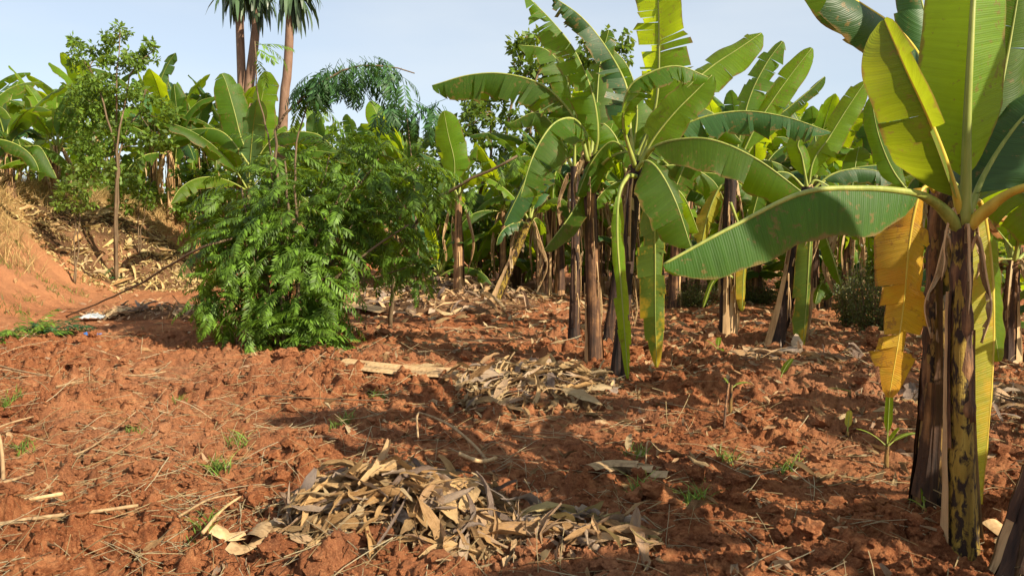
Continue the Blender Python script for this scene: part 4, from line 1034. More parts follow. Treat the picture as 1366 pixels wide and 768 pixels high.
# saplings of the same kind that arch over the shrub against the sky
def sapling(px_list, d, label, tips, r0=.03, mats=None):
    b = ground_at(px_list[0][0], d); s = thing("arching_sapling", label, "sapling", b)
    mb = MB(); pts = [np.zeros(3)] + [P(a, c, d) - b for a, c in px_list[1:]]
    branch(mb, pts, r0, .008, 22, .02); mb.obj("stem", M['twig'], s)
    its = []
    for (a, c, az, pt, sc) in tips: its.append((P(a, c, d + R.uniform(-.35, .35)), az, pt, R.gauss(0, .3), sc))
    scatter_fronds(s, its, 300, mats or FRM)
    return s
tips = []
for k in range(84):
    x = 400 + 138 * R.random(); y = float(np.interp(x, [400, 430, 470, 510, 545], [112, 84, 72, 76, 90])) + R.random() ** 1.4 * 34 * math.sin(math.pi * (x - 380) / 190)
    tips.append((x, y, (math.pi if R.random() < .45 else 0) + R.gauss(0, .6), R.uniform(.35, 1.4), R.uniform(.62, .95)))
for k in range(9): tips.append((428 + R.uniform(-14, 10), 104 + R.uniform(-8, 8), math.pi + R.gauss(0, .7), R.uniform(.1, 1.1), .85))
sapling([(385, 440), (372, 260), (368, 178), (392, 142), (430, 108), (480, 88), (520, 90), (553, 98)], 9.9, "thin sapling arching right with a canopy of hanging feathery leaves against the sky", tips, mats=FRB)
sapling([(398, 440), (394, 230), (398, 180), (412, 130)], 9.8, "short bare sapling stem leaning right under the arching leaf canopy", [(412, 132, .3, .5, .9), (410, 128, 2.5, .6, .9), (413, 126, -1, .4, 1)])
sapling([(368, 440), (362, 220), (350, 150), (343, 110), (340, 55)], 10.0, "slender sapling rising in front of the tall forked trunk", [(341, 60, .2, -.1, .9), (342, 56, .6, .3, .8), (341, 64, -.6, .5, .8), (340, 75, 1.5, .6, .7), (346, 104, 3, .2, .3)], .02)
tp = []
for k in range(22): tp.append((505 + R.uniform(0, 90), 146 - 14 * math.sin(k / 22 * 3.14) + R.uniform(-6, 8), R.random() * 6.28, R.uniform(.3, 1.2), 1.5))
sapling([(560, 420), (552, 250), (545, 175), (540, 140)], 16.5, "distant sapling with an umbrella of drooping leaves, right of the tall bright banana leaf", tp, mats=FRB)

# ------------------------------------------------------------------ broad-leaved trees
def leaf_cloud(mb, c, rad, n, sz, seed=0, flat=1.0):
    g = np.random.default_rng(seed)
    u = g.normal(size=(n, 3)); u /= np.linalg.norm(u, axis=1)[:, None]
    p = c + u * (rad * g.random(n) ** .45)[:, None] * np.array([1, 1, flat])
    d = unit_rows(u + g.normal(size=(n, 3)) * .8 - np.array([0, 0, .5])); s = unit_rows(np.cross(d, g.normal(size=(n, 3))))
    L = (sz * (.6 + .8 * g.random(n)))[:, None]
    v = np.stack([p, p + d * L * .5 + s * L * .26, p + d * L, p + d * L * .5 - s * L * .26], 1).reshape(-1, 3)
    mb.add(v, q=np.arange(4 * n).reshape(-1, 4))
def unit_rows(a): return a / (np.linalg.norm(a, axis=1)[:, None] + 1e-9)

def px_tree(name, label, base_px, d, limbs, clumps, mat, leafsz, dens, r0=.06, cat="tree", group=None, seed=0, base_z=None):
    b = ground_at(base_px, d)
    t = thing(name, label, cat, b, group)
    mb = MB()
    for q in limbs: branch(mb, [np.zeros(3)] + [P(a, c, d + R.uniform(-.3, .3)) - b for a, c in q], r0, r0 * .25, 14, .04)
    cm = MB()
    for k, (cx, cy, r) in enumerate(clumps):
        rm = r * d / FPX; c = P(cx, cy, d + R.uniform(-1, 1) * rm * 1.2) - b
        q = limbs[k % len(limbs)]; near = min([w for l in limbs for w in l], key=lambda w: (w[0] - cx) ** 2 + (w[1] - cy) ** 2)
        branch(mb, [P(*near, d) - b, c], r0 * .3, r0 * .1, 5, .03, 4)
        for j in range(max(3, int(r * r * dens / 55))):
            cc = c + rng.normal(size=3) * rm * .55
            leaf_cloud(cm, cc, rm * .38, 24, leafsz, seed * 1000 + k * 50 + j)
    mb.obj("trunk", M['twig'], t)
    cm.obj("crown", M[mat], t, kind="stuff")
    return t
px_tree("leafy_tree", "small leafy tree with an uneven open crown rising above the bank at the left", 155, 18.2,
        [[(156, 250), (157, 170), (155, 120), (160, 45)], [(157, 200), (170, 120), (182, 85), (205, 68)], [(155, 200), (140, 140), (120, 90), (92, 55)], [(160, 210), (185, 150), (195, 120)]],
        [(160, 42, 13), (150, 62, 15), (130, 70, 15), (95, 55, 10), (100, 72, 13), (112, 92, 18), (128, 108, 20), (150, 85, 16), (178, 80, 15), (196, 70, 12), (206, 62, 8), (190, 84, 12), (120, 130, 24), (140, 140, 20), (105, 130, 14),
         (95, 160, 16), (130, 165, 24), (118, 195, 22), (150, 185, 16), (190, 130, 15), (185, 120, 10), (200, 150, 12), (215, 140, 14), (225, 160, 14), (190, 190, 16), (210, 185, 16), (140, 215, 22), (110, 225, 18), (165, 225, 16), (150, 120, 12), (170, 165, 10)], 'broad', .115, 2.0, .042, seed=1)
px_tree("weed_bush", "pale green weedy bush on the bank below the leafy tree", 100, 17.0, [[(100, 262), (98, 245)], [(108, 255), (112, 240)]],
        [(95, 262, 14), (112, 250, 15), (85, 245, 12), (120, 268, 14), (135, 240, 14), (100, 232, 12), (78, 268, 8)], 'broad_lite', .11, 1.2, .02, "bush", seed=2)
px_tree("weed_bush", "tangle of green weeds between the leafy tree and the plant hung with dead leaves", 185, 19.5, [[(185, 270), (182, 235)], [(195, 265), (205, 240)]],
        [(175, 262, 18), (195, 250, 18), (180, 235, 16), (205, 270, 14), (165, 240, 14), (160, 275, 12)], 'broad', .12, 1.1, .02, "bush", seed=3)
tall = [[(672, 250), (676, 180), (690, 110), (703, 48)], [(705, 250), (706, 200), (712, 120), (728, 70)], [(640, 280), (652, 220), (656, 150), (640, 125)], [(690, 260), (700, 180), (715, 150)]]
px_tree("slender_tree", "loose slender tree with thin pale trunks behind the long arching leaf", 690, 19.0, tall,
        [(700, 50, 14), (690, 62, 14), (718, 55, 14), (685, 80, 12), (728, 80, 18), (710, 95, 16), (740, 100, 22), (720, 120, 20), (690, 115, 14), (650, 120, 12), (630, 128, 14), (640, 150, 18), (620, 150, 14), (662, 160, 18), (690, 160, 18),
         (720, 160, 22), (745, 140, 22), (632, 180, 16), (660, 200, 14), (700, 200, 18), (735, 190, 18), (612, 175, 12), (665, 125, 14), (670, 225, 14), (720, 225, 16), (640, 210, 12), (650, 230, 14)], 'broad', .16, 1.5, .075, seed=4)
px_tree("slender_tree", "dark leafy treetop showing between the torn leaves of the middle clump", 775, 20.0, [[(775, 250), (778, 150), (785, 60)]],
        [(770, 80, 16), (790, 70, 16), (760, 100, 18), (800, 95, 18), (820, 60, 16), (780, 120, 18), (830, 70, 12), (815, 110, 14)], 'broad', .17, 1.5, .06, seed=5)
for i, (cx, cy, r, d, lab_) in enumerate([(455, 205, 42, 21, "rounded leafy bush just above the pinnate shrub"), (590, 215, 44, 20, "leafy bush left of the slender tree"), (520, 215, 40, 23, "leafy bush behind the tall bright banana leaf"),
                                     (300, 225, 30, 24, "leafy bush left of the broad upright banana leaves"), (275, 245, 28, 20.5, "green bush at the left edge of the pinnate shrub"), (640, 300, 40, 18, "dense bush in the shade behind the leaning stem"), (570, 300, 40, 17.5, "dense bush behind the right side of the pinnate shrub"),
                                     (540, 190, 24, 26, "far bush on the skyline right of the tall banana leaf")]):
    px_tree("leafy_bush", lab_, cx, d, [[(cx, cy + r), (cx, cy)], [(cx + 4, cy + r), (cx + r * .5, cy - r * .3)], [(cx - 4, cy + r), (cx - r * .5, cy - r * .2)]],
            [(cx + R.uniform(-r, r), cy + R.uniform(-.6 * r, r), r * R.uniform(.3, .5)) for _ in range(14)], 'broad' if i % 2 else 'frond', .15, 1.0, .03, "bush", seed=10 + i)

UNDER = [(585, 20.5, 325, 26, "bushy weeds in the shade left of the pale slender stem"), (640, 21, 330, 22, "green weeds behind the stem leaning right, lit yellow"), (690, 22.5, 320, 26, "tall green weeds left of the thin dark stem"),
         (1000, 19, 345, 24, "dim weeds between the two black stems at the right"), (1060, 17.5, 350, 26, "dim weeds behind the leaning dark-footed stem"), (1105, 16.5, 345, 26, "dim weeds left of the low plant smothered in dead leaves"),
         (1195, 14.0, 350, 26, "weeds in the shade behind the torn yellow leaf"), (1340, 11.5, 330, 30, "weeds behind the small plant at the right edge"), (530, 19, 340, 26, "weeds seen through the right side of the pinnate shrub"), (480, 22, 300, 30, "weeds behind the middle of the pinnate shrub"), (770, 23, 325, 24, "weeds deep in the rows behind the clump's stems")]
for i, (cx, d, ty, r, lab_) in enumerate(UNDER):
    px_tree("weed_bush", lab_, cx, d, [[(cx, ty + r), (cx, ty)], [(cx + 5, ty + r), (cx + r * .6, ty - 3)]],
            [(cx + R.uniform(-r, r), ty + R.uniform(-.7 * r, 1.3 * r), r * R.uniform(.34, .5)) for _ in range(10)], ('frond', 'broad', 'broad_lite')[i % 3], .13, 1.0, .02, "bush", seed=40 + i)

BANKW = [(62, 21.0, 246, 17, 'broad_lite', "pale weeds on the bank at the foot of the left banana plants"), (128, 22.0, 258, 20, 'broad_lite', "bright weeds round the foot of the leafy tree"), (160, 22.5, 250, 22, 'broad', "leafy undergrowth just behind the leafy tree's trunk"),
         (205, 23.0, 256, 20, 'broad', "leafy undergrowth left of the plant hung with dead leaves"), (262, 22.5, 268, 24, 'frond', "feathery weeds right of the plant hung with dead leaves"), (290, 20.5, 292, 26, 'frond', "feathery weeds at the upper left of the pinnate shrub")]
for i, (cx, d, ty, r, m_, lab_) in enumerate(BANKW):
    px_tree("weed_bush", lab_, cx, d, [[(cx, ty + r), (cx, ty)], [(cx + 5, ty + r), (cx + r * .6, ty - 3)]],
            [(cx + R.uniform(-r, r), ty + R.uniform(-.6 * r, 1.0 * r), r * R.uniform(.38, .55)) for _ in range(13)], m_, .12, 1.3, .02, "bush", seed=60 + i)

def far_woods():
    cm = MB(); g = np.random.default_rng(5)
    for k in range(210):
        x = g.uniform(-75, 80); y = 62 + g.uniform(-6, 22) - abs(x) * .1; r = g.uniform(1.6, 3.6)
        leaf_cloud(cm, np.array([x, y, tz(max(-29, min(29, x)), 59) + r * .7 * g.uniform(.4, 1.3)]), r, 150, .75, 5000 + k, .75)
    for k in range(120):
        x = g.uniform(-34, -9); y = 34 + g.uniform(-4, 10); r = g.uniform(.9, 1.7)
        leaf_cloud(cm, np.array([x, y, tz(max(-29, x), y) + r * .6]), r, 130, .4, 6000 + k, .8)
    cm.obj("far_woods", M['broad'], None, kind="stuff", label="mass of green trees and scrub beyond the plantation")
far_woods()

# fine-leaved bushes in the shade on the right
def fine_bush(px, d, top_py, halfw, label, seed):
    b = ground_at(px, d); t = thing("fine_leaved_bush", label, "bush", b)
    h = P(px, top_py, d)[2] - b[2]; w = halfw * d / FPX
    g = np.random.default_rng(seed); mb = MB(); cm = MB()
    for k in range(46):
        a = g.random() * 6.28; rr = w * g.random() ** .5
        e = np.array([math.cos(a) * rr, math.sin(a) * rr, h * (1 - .35 * (rr / w) ** 2) * g.uniform(.6, 1.02)])
        pts = [e * np.array([.25, .25, 0]), e * np.array([.7, .7, .5]), e]
        c = catmull(pts, 7); mb.tube(c, np.linspace(.007, .002, 7), 3)
        for q in np.linspace(.12, 1, 15):
            leaf_cloud(cm, c[min(6, int(q * 6))] + g.normal(size=3) * .03, .11, 6, .038, int(g.integers(1e9)))
    mb.obj("twigs", M['twig'], t, kind="stuff"); cm.obj("foliage", M['fine'], t, kind="stuff")
fine_bush(1165, 10.6, 318, 34, "dark upright bush of fine thin twigs left of the torn yellow leaf", 61)
fine_bush(1140, 11.6, 345, 26, "lower fine-twigged bush just left of the dark upright one", 62)
fine_bush(925, 15.0, 372, 44, "dim fine-leaved bush in the shade behind the hanging leaves", 63)
fine_bush(1010, 15.5, 375, 34, "dim fine-leaved bush in the shade behind the upright black stem", 64)

# ------------------------------------------------------------------ tall strap-leaved trees at the top left
def strap_tree(trunks, heads, d, label):
    b = ground_at(trunks[0][0][0], d); t = thing("strap_leaved_tree", label, "tree", b, "tall strap-leaved trees")
    for tr in trunks:
        mb = MB(); c = catmull([P(a, q, d) - b for a, q in tr], 16); mb.tube(c, np.linspace(.165, .115, 16), 10); mb.obj("trunk", M['palmbark'], t)
    g = np.random.default_rng(int(d * 7) + len(heads))
    for (hx, hy, n) in heads:
        c0 = P(hx, hy, d) - b
        cm = MB()
        for k in range(n):
            az = g.random() * 6.283; el = math.radians(g.uniform(-80, 55)); L = g.uniform(.9, 1.5)
            pts = [c0 - Z * g.random() * .5]; p = pts[0].copy(); e = el
            for j in range(5):
                e = max(e - .42 * (1.2 if el > 0 else .5), -1.5)
                p = p + (L / 5) * np.array([math.cos(az) * math.cos(e), math.sin(az) * math.cos(e), math.sin(e)]); pts.append(p.copy())
            pts = np.array(pts); w = np.array([.025, .05, .055, .05, .035, .004])[:, None] * 1.15
            s = np.array([-math.sin(az), math.cos(az), 0]) + .4 * g.normal(size=3); s /= np.linalg.norm(s)
            cm.grid(np.stack([pts - s * w, pts + s * w], 1))
        cm.obj("leaf_crown", M['strap'], t, kind="stuff")
strap_tree([[(322, 345), (324, 240), (323, 130), (320, 40), (318, -30)], [(329, 165), (333, 110), (340, 50), (344, -10)]], [(316, -34, 80), (344, -26, 66)], 24.0, "tall strap-leaved tree with a forked pale trunk at the top left")
strap_tree([[(372, 345), (378, 150), (383, 100), (386, 50), (388, -20)]], [(390, -30, 110)], 23.0, "tall strap-leaved tree with a single smooth trunk right of the forked one")

# ------------------------------------------------------------------ dry leaf heaps and litter
def dry_mesh(name, mat, L, w, seed, n=9, m=3):
    r = random.Random(seed)
    t = np.linspace(0, 1, n)
    a = np.cumsum([r.gauss(0, .22) for _ in range(n)]) + r.uniform(-.32, .32) * t * 3
    yaw = r.uniform(-.7, .7) * t
    d = np.stack([np.cos(a) * np.cos(yaw), np.cos(a) * np.sin(yaw), np.sin(a)], -1)
    C = np.concatenate([[np.zeros(3)], np.cumsum(d[:-1] * L / (n - 1), 0)]); C -= C.mean(0)
    tw = r.uniform(-2.0, 2.0) * t + r.uniform(-.4, .4); gut = r.uniform(.2, 1.7)
    V = np.zeros((n, m + 1, 3)); U = np.zeros((n, m + 1, 2))
    prof = w * np.clip(np.sin(math.pi * np.clip(t ** r.uniform(.6, 1.5) * .94 + .05, 0, 1)), .10, 1) ** r.uniform(.6, 1.0) * (1 + np.array([r.gauss(0, .14) for _ in range(n)]))
    for k in range(n):
        S = unit(np.cross(d[k], [0, 0, 1])); N = np.cross(S, d[k])
        S, N = S * math.cos(tw[k]) + N * math.sin(tw[k]), N * math.cos(tw[k]) - S * math.sin(tw[k])
        for j in range(m + 1):
            q = (j / m - .5) * 2; th = q * gut * 1.1
            V[k, j] = C[k] + prof[k] * (S * (math.sin(th) / max(.3, abs(gut)) if abs(gut) > .25 else q) + N * (math.cos(th) - 1) * -.7) + rng.normal(size=3) * w * (.05 if j in (1, 2) else .13)
            U[k, j] = (j / m, t[k] * L * 4)
    mb = MB(); mb.grid(V, U.reshape(-1, 2))
    return mb
DRYV = [dry_mesh("dry_leaf", 'dry', R.uniform(.24, .62), (R.uniform(.005, .012) if k % 4 == 0 else R.uniform(.020, .060)), 700 + k) for k in range(30)]
DRYM = {m: [d.mesh("dry_leaf", M[m]) for d in DRYV] for m in ('dry', 'dry_tan', 'dry_grey', 'dry_yellow', 'dead')}
SCR = [dry_mesh("scrap", 'dry', R.uniform(.05, .16), R.uniform(.008, .028), 800 + k, 4, 2) for k in range(16)]

def heap(name, label, cx, cy, rx, ry, h, nparts, nscr, seed, mixm, rotz=0.0, scale=1.0, base=None, drape=.8, scr_mat='dry', smax=1.25):
    g = np.random.default_rng(seed); z0 = gz(cx, cy)
    t = thing(name, label, "leaf heap", (cx, cy, z0))
    ca, sa = math.cos(rotz), math.sin(rotz)
    def surf(u, v):
        x, y = u * rx, v * ry
        X, Y = cx + x * ca - y * sa, cy + x * sa + y * ca
        q = max(0.0, 1 - u * u - v * v)
        bump = 1 + .55 * float(vnoise(np.array([u * 2.6 + seed]), np.array([v * 2.6]), seed)[0])
        return np.array([X, Y, tz(X, Y) + .03 + h * q ** .8 * bump + .03])
    # packed core under the top leaves, coloured dark as the shade between them
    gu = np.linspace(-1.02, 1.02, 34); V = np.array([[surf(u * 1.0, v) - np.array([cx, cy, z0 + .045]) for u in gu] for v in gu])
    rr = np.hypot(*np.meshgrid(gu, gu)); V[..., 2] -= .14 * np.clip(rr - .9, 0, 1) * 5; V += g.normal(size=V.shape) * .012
    mb = MB(); mb.grid(V, np.stack(np.meshgrid(gu * 3, gu * 3), -1).reshape(-1, 2)); mb.obj("shade_toned_litter", M['core'], t)
    for k in range(nparts):
        a, q = g.random() * 6.283, g.random() ** .55 * 1.06
        u, v = q * math.cos(a), q * math.sin(a)
        p = surf(u, v); az = a + rotz + g.normal() * 1.5
        slope = drape * q * math.atan2(h * 1.7, min(rx, ry))
        mm = mixm[int(g.integers(len(mixm)))]
        s = scale * g.uniform(.5, smax)
        link(DRYM[mm][int(g.integers(30))], "dry_leaf", t, p - np.array([cx, cy, z0]) + Z * g.uniform(0, .055) * scale, (g.normal() * .38, slope * math.cos(az - a - rotz) + g.normal() * .13, az), s)
    mb = MB()
    for k in range(nscr):
        a, q = g.random() * 6.283, g.random() ** .5 * 1.25
        p = surf(q * math.cos(a), q * math.sin(a)) - np.array([cx, cy, z0])
        if q > 1: p[2] = tz(p[0] + cx, p[1] + cy) - z0 + .055
        v = np.concatenate(SCR[int(g.integers(16))].V); f = np.concatenate(SCR[0].Q)
        mb.add((v * scale * g.uniform(.6, 1.4)) @ rot_xyz(*(g.normal(size=3) * [.6, .4, 3])).T + p, q=f, uv=np.concatenate(SCR[0].U))
    mb.obj("leaf_scraps", M[scr_mat], t, kind="stuff")
    return t
p1 = G(532, 706)
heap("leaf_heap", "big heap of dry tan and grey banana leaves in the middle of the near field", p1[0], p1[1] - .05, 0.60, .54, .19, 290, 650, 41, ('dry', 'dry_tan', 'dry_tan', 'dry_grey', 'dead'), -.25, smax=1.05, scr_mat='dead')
p1 = G(760, 735)
heap("leaf_heap", "low trail of dry curled leaves running right from the big near heap", p1[0], p1[1], 0.46, .22, .05, 55, 200, 42, ('dry', 'dry_grey', 'dry_yellow'), -.45)
p1 = G(705, 528)
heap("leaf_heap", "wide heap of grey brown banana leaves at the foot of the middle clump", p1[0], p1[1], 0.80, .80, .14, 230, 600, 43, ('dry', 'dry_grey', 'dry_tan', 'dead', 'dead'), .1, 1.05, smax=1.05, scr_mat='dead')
p1 = G(590, 405)
heap("leaf_heap", "scattered heap of dead leaves and stalks round the leaning stem behind the shrub", p1[0], p1[1], 2.1, 2.2, .22, 200, 500, 44, ('dead', 'dry_grey', 'dry'), 0, 1.5)
p1 = P(165, 335, 19.6); 
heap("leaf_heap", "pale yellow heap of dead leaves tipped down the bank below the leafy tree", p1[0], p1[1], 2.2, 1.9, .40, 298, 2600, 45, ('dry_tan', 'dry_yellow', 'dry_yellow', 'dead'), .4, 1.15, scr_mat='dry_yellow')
p1 = G(175, 428)
heap("straw_heap", "low dark mat of dry stalks beside the white plastic scrap", p1[0] + .3, p1[1] + .5, 1.1, .5, .10, 60, 400, 46, ('dry_grey', 'dead', 'dry'), 0, 1.0)
p1 = G(1340, 560)
heap("leaf_heap", "litter of dead grey leaves on the ground at the right, behind the near stems", p1[0], p1[1] + .3, .7, .7, .08, 80, 260, 47, ('dry_grey', 'dry', 'dead'), 0, .9)
p1 = G(1065, 488)
heap("leaf_heap", "few dry curled leaves lying below the stem that leans right", p1[0], p1[1], .75, .25, .06, 34, 120, 48, ('dry', 'dry_grey'), 0, 1.1)

def ground_scatter(name, label, mat, n, seed, src, yr, xr, dens, smin=.6, smax=1.3, lift=.012):
    g = np.random.default_rng(seed); mb = MB()
    y = yr[0] + (yr[1] - yr[0]) * g.random(n) ** 1.25
    x = (xr[0] + (xr[1] - xr[0]) * g.random(n)) * (.72 * y + .3)
    keep = dens(x, y) > g.random(n)
    x, y = x[keep], y[keep]; z = terr(x, y) + relief(x, y)
    for a, b, c in zip(x, y, z):
        k = int(g.integers(len(src))); s = g.uniform(smin, smax) * (1 + max(0, b - 6) * .06)
        v = np.concatenate(src[k].V); f = np.concatenate(src[k].Q)
        mb.add((v * s) @ rot_xyz(g.normal() * .45, g.normal() * .25, g.random() * 6.28).T + (a, b, c + lift), q=f, uv=np.concatenate(src[k].U))
    mb.obj(name, M[mat], None, kind="stuff", label=label)
ground_scatter("leaf_litter", "torn scraps of dry leaf strewn over the field", 'dry', 3200, 71, SCR, (2.6, 17), (-1, 1), lambda x, y: .25 + .55 * (x > -.3) * (y > 5) + .3 * (y > 8.5))
ground_scatter("leaf_litter", "dark dead leaf scraps under the rows of banana plants", 'dead', 4200, 72, SCR, (4.5, 26), (-.35, 1), lambda x, y: .35 + .5 * (y > 8) + 0 * x, .7, 1.7)

def straw_mesh(L, r, seed, n=7):
    q = random.Random(seed); a = np.cumsum([q.gauss(0, .10) for _ in range(n)]); b = np.cumsum([q.gauss(0, .07) for _ in range(n)])
    d = np.stack([np.cos(a), np.sin(a), np.sin(b)], -1); C = np.concatenate([[np.zeros(3)], np.cumsum(d[:-1] * L / (n - 1), 0)]); C -= C.mean(0)
    mb = MB(); mb.tube(C, np.linspace(r, r * .6, n), 3, cap=False); return mb
STR = [straw_mesh(R.uniform(.10, .38), R.uniform(.0012, .0030), 900 + k) for k in range(14)]
ground_scatter("straw", "fine dry straw and roots strewn over the tilled soil", 'straw', 6000, 73, STR, (2.6, 11), (-1, 1), lambda x, y: .35 + .5 * (x < .2) * (y < 8), .7, 1.5, .022)

# single stalks, sticks and cut stems one can pick out
def stick(name, label, cat, pts, r0, r1, mat, lift=.03, nodes=False, n=14, flat=False):
    w = [np.array([*G(*q[:2])]) + Z * (q[2] if len(q) > 2 else 0) for q in pts]
    for k in range(len(w)): w[k][2] = (tz(w[k][0], w[k][1]) + .05 if all(len(q) < 3 for q in pts) else gz(w[k][0], w[k][1])) + lift * .85 + (pts[k][2] if len(pts[k]) > 2 else 0)
    b = w[0].copy(); o = thing(name, label, cat, b)
    c = catmull(w, n) - b; rad = np.linspace(r0, r1, n)
    if nodes: rad = rad * (1 + .25 * (np.arange(n) % 4 == 0))
    mb = MB(); mb.tube(c, rad, 8)
    mb.obj("stalk", M[mat], o)
    return o
stick("dry_stalk", "long pale dry stalk lying flat at the lower left edge, the lower of two", "stalk", [(-30, 748), (60, 734), (130, 722), (186, 712)], .011, .008, 'root', .12, True)
stick("dry_stalk", "grey dry stalk above the long pale one at the lower left edge", "stalk", [(-20, 714), (40, 706), (86, 697)], .012, .010, 'sheath', .12, True)
stick("dry_stalk", "bent pale stalk with a knee, left edge above the long ones", "stalk", [(-12, 684), (20, 674), (48, 663)], .010, .007, 'root', .12)
stick("dry_stalk", "short pale stub standing upright at the left edge", "stalk", [(5, 655), (5, 645, .10), (2, 640, .2)], .013, .010, 'root', .0, n=6)
stick("dry_stalk", "crossed pale stalk pair at the left edge of the field, upper one", "stalk", [(-10, 602), (14, 592), (46, 582)], .009, .006, 'root', .12)
stick("dry_stalk", "slanting straw-coloured stalk on the sunlit clods at the left", "stalk", [(98, 642), (122, 628), (144, 610)], .007, .004, 'root', .12)
stick("dry_stalk", "flat pale stalk on the clods left of the pinnate shrub's foot", "stalk", [(76, 538), (98, 532), (112, 529)], .010, .007, 'root', .12)
stick("dry_stalk", "pale dry stalk in the soil between the left edge and the near heap", "stalk", [(172, 522), (196, 520), (222, 515)], .011, .007, 'root', .12)
stick("dry_stalk", "thin pale stalk slanting down beside the near heap's left end", "stalk", [(240, 728), (280, 706), (318, 694)], .007, .005, 'root', .12)
stick("dry_stalk", "grey branching stalk left of the near heap", "stalk", [(272, 752), (298, 722), (322, 700)], .010, .006, 'sheath', .12)
stick("dry_stalk", "pale stalk at the far left of the field on shaded soil", "stalk", [(-8, 505), (30, 516), (74, 524)], .012, .008, 'root', .12)
stick("dry_stalk", "arched straw-coloured stalk rising out of the near heap's top", "stalk", [(650, 632, .04), (632, 622, .12), (600, 610, .20), (566, 604, .24), (557, 606, .22), (558, 620, .12)], .012, .007, 'root', .0, n=20)
stick("dry_stalk", "grey knobbly stalk at the right end of the near heap", "stalk", [(612, 640, .1), (640, 640, .08), (662, 630, .04)], .014, .012, 'sheath', .02, True)
stick("thin_vine", "long thin dry vine lying across the sunlit soil right of the shrub's shade", "vine", [(345, 546), (420, 552), (490, 555), (520, 553)], .005, .004, 'twig', .09)
stick("dry_stalk", "pale bent stalk on the soil right of the near heap", "stalk", [(861, 636, .0), (864, 622, .09), (880, 618, .05), (896, 616, .02)], .006, .004, 'root', .02)
stick("dry_stalk", "dark twig lying on the litter right of the middle heap", "stalk", [(880, 552), (920, 560), (952, 566)], .006, .004, 'twig', .05)
stick("dry_stalk", "dead grey stalk lying in front of the upright black stem", "stalk", [(985, 470), (1005, 478), (1034, 475)], .022, .014, 'stem_dark', .03)
stick("stake", "short broken stake stuck upright in the soil with a yellow leaf", "stake", [(966, 578), (967, 572, .14), (971, 566, .30)], .010, .008, 'stem_dark', -.03, n=6)

def slab(label, pts, w, mat='sheath', lift=.05, th=.03):
    ww = [G(*q) for q in pts]
    for q in ww: q[2] = gz(q[0], q[1]) + lift
    b = ww[0].copy(); o = thing("cut_stem_slab", label, "stem slab", b)
    c = catmull(ww, 14) - b; T, S, N = frame(c, (0, 0, 1))
    V = np.zeros((14, 7, 3)); U = np.zeros((14, 7, 2))
    for j, q in enumerate(np.linspace(-1, 1, 7)):
        V[:, j] = c + S * (w * q) + N * (.35 * w * (1 - q * q))[..., None]; U[:, j, 0] = j / 7; U[:, j, 1] = np.linspace(0, 1, 14)
    for k in range(3):
        mb = MB(); v = V + np.array([0, 0, -.018 * k]) + S[:, None] * (.035 * (k - 1)) + T[:, None] * (.10 * k); mb.grid(v, U.reshape(-1, 2)); mb.obj("sheath", M[mat if k != 1 else 'root'], o)
slab("pale cut banana stem lying flat, pointing from the shrub to the middle heap", [(458, 500), (500, 506), (550, 513), (602, 520)], .085)
slab("short pale cut stem lying behind the shrub's right foot", [(462, 414), (485, 419), (510, 425)], .10, lift=.12)
slab("dry brown split leaf base lying curled at the bottom edge of the field", [(345, 766), (352, 750), (364, 730)], .05, 'root', .06)
slab("short orange-brown piece of stem lying at the bottom edge of the field", [(282, 762), (305, 760), (330, 756)], .05, 'sheath', .05)
slab("grey-green folded leaf piece lying on soil right of the near heap", [(790, 660), (815, 648), (850, 652)], .06, 'root', .07)
slab("pale stem slab at the foot of the near slender stem", [(1310, 742), (1335, 756), (1360, 770)], .05, 'sheath', .05)

# the thin bent stick that leans out of the shrub's left side
a0, a1 = P(262, 333, 9.4), G(88, 424); b = a1.copy(); b[2] = gz(b[0], b[1])
o = thing("bent_stick", "long thin bare stick slanting from the shrub down to the ground at the left", "stick", b)
mb = MB(); branch(mb, [np.zeros(3), (a0 - b) * .33 - Z * .05, (a0 - b) * .66 - Z * .06, a0 - b, P(310, 318, 9.5) - b], .012, .016, 16, .01); mb.obj("stalk", M['twig'], o)

# litter of the rubbish kind
def crumple(name, label, px, py, w, h, mat, seed):
    p = G(px, py); z = gz(p[0], p[1]); o = thing(name, label, "plastic scrap", (p[0], p[1], z + .05))
    g = np.random.default_rng(seed); n = 13; u = np.linspace(-1, 1, n); X, Y = np.meshgrid(u * w, u * h * 1.4)
    Zc = .55 * h * np.clip(1 - (X / w) ** 2, 0, 1) * np.clip(1 - (Y / h / 1.4) ** 2, 0, 1) + g.normal(size=X.shape) * h * .11
    mb = MB(); mb.grid(np.stack([X + g.normal(size=X.shape) * w * .04, Y + g.normal(size=X.shape) * w * .04, Zc], -1)); mb.obj("sheet", M[mat], o)
crumple("plastic_bag", "crumpled white plastic bag on the shaded soil left of the shrub", 124, 428, .19, .10, 'plastic', 1)
crumple("plastic_scrap", "small blue plastic scrap on the soil in front of the white bag", 121, 455, .11, .07, 'blue', 2)

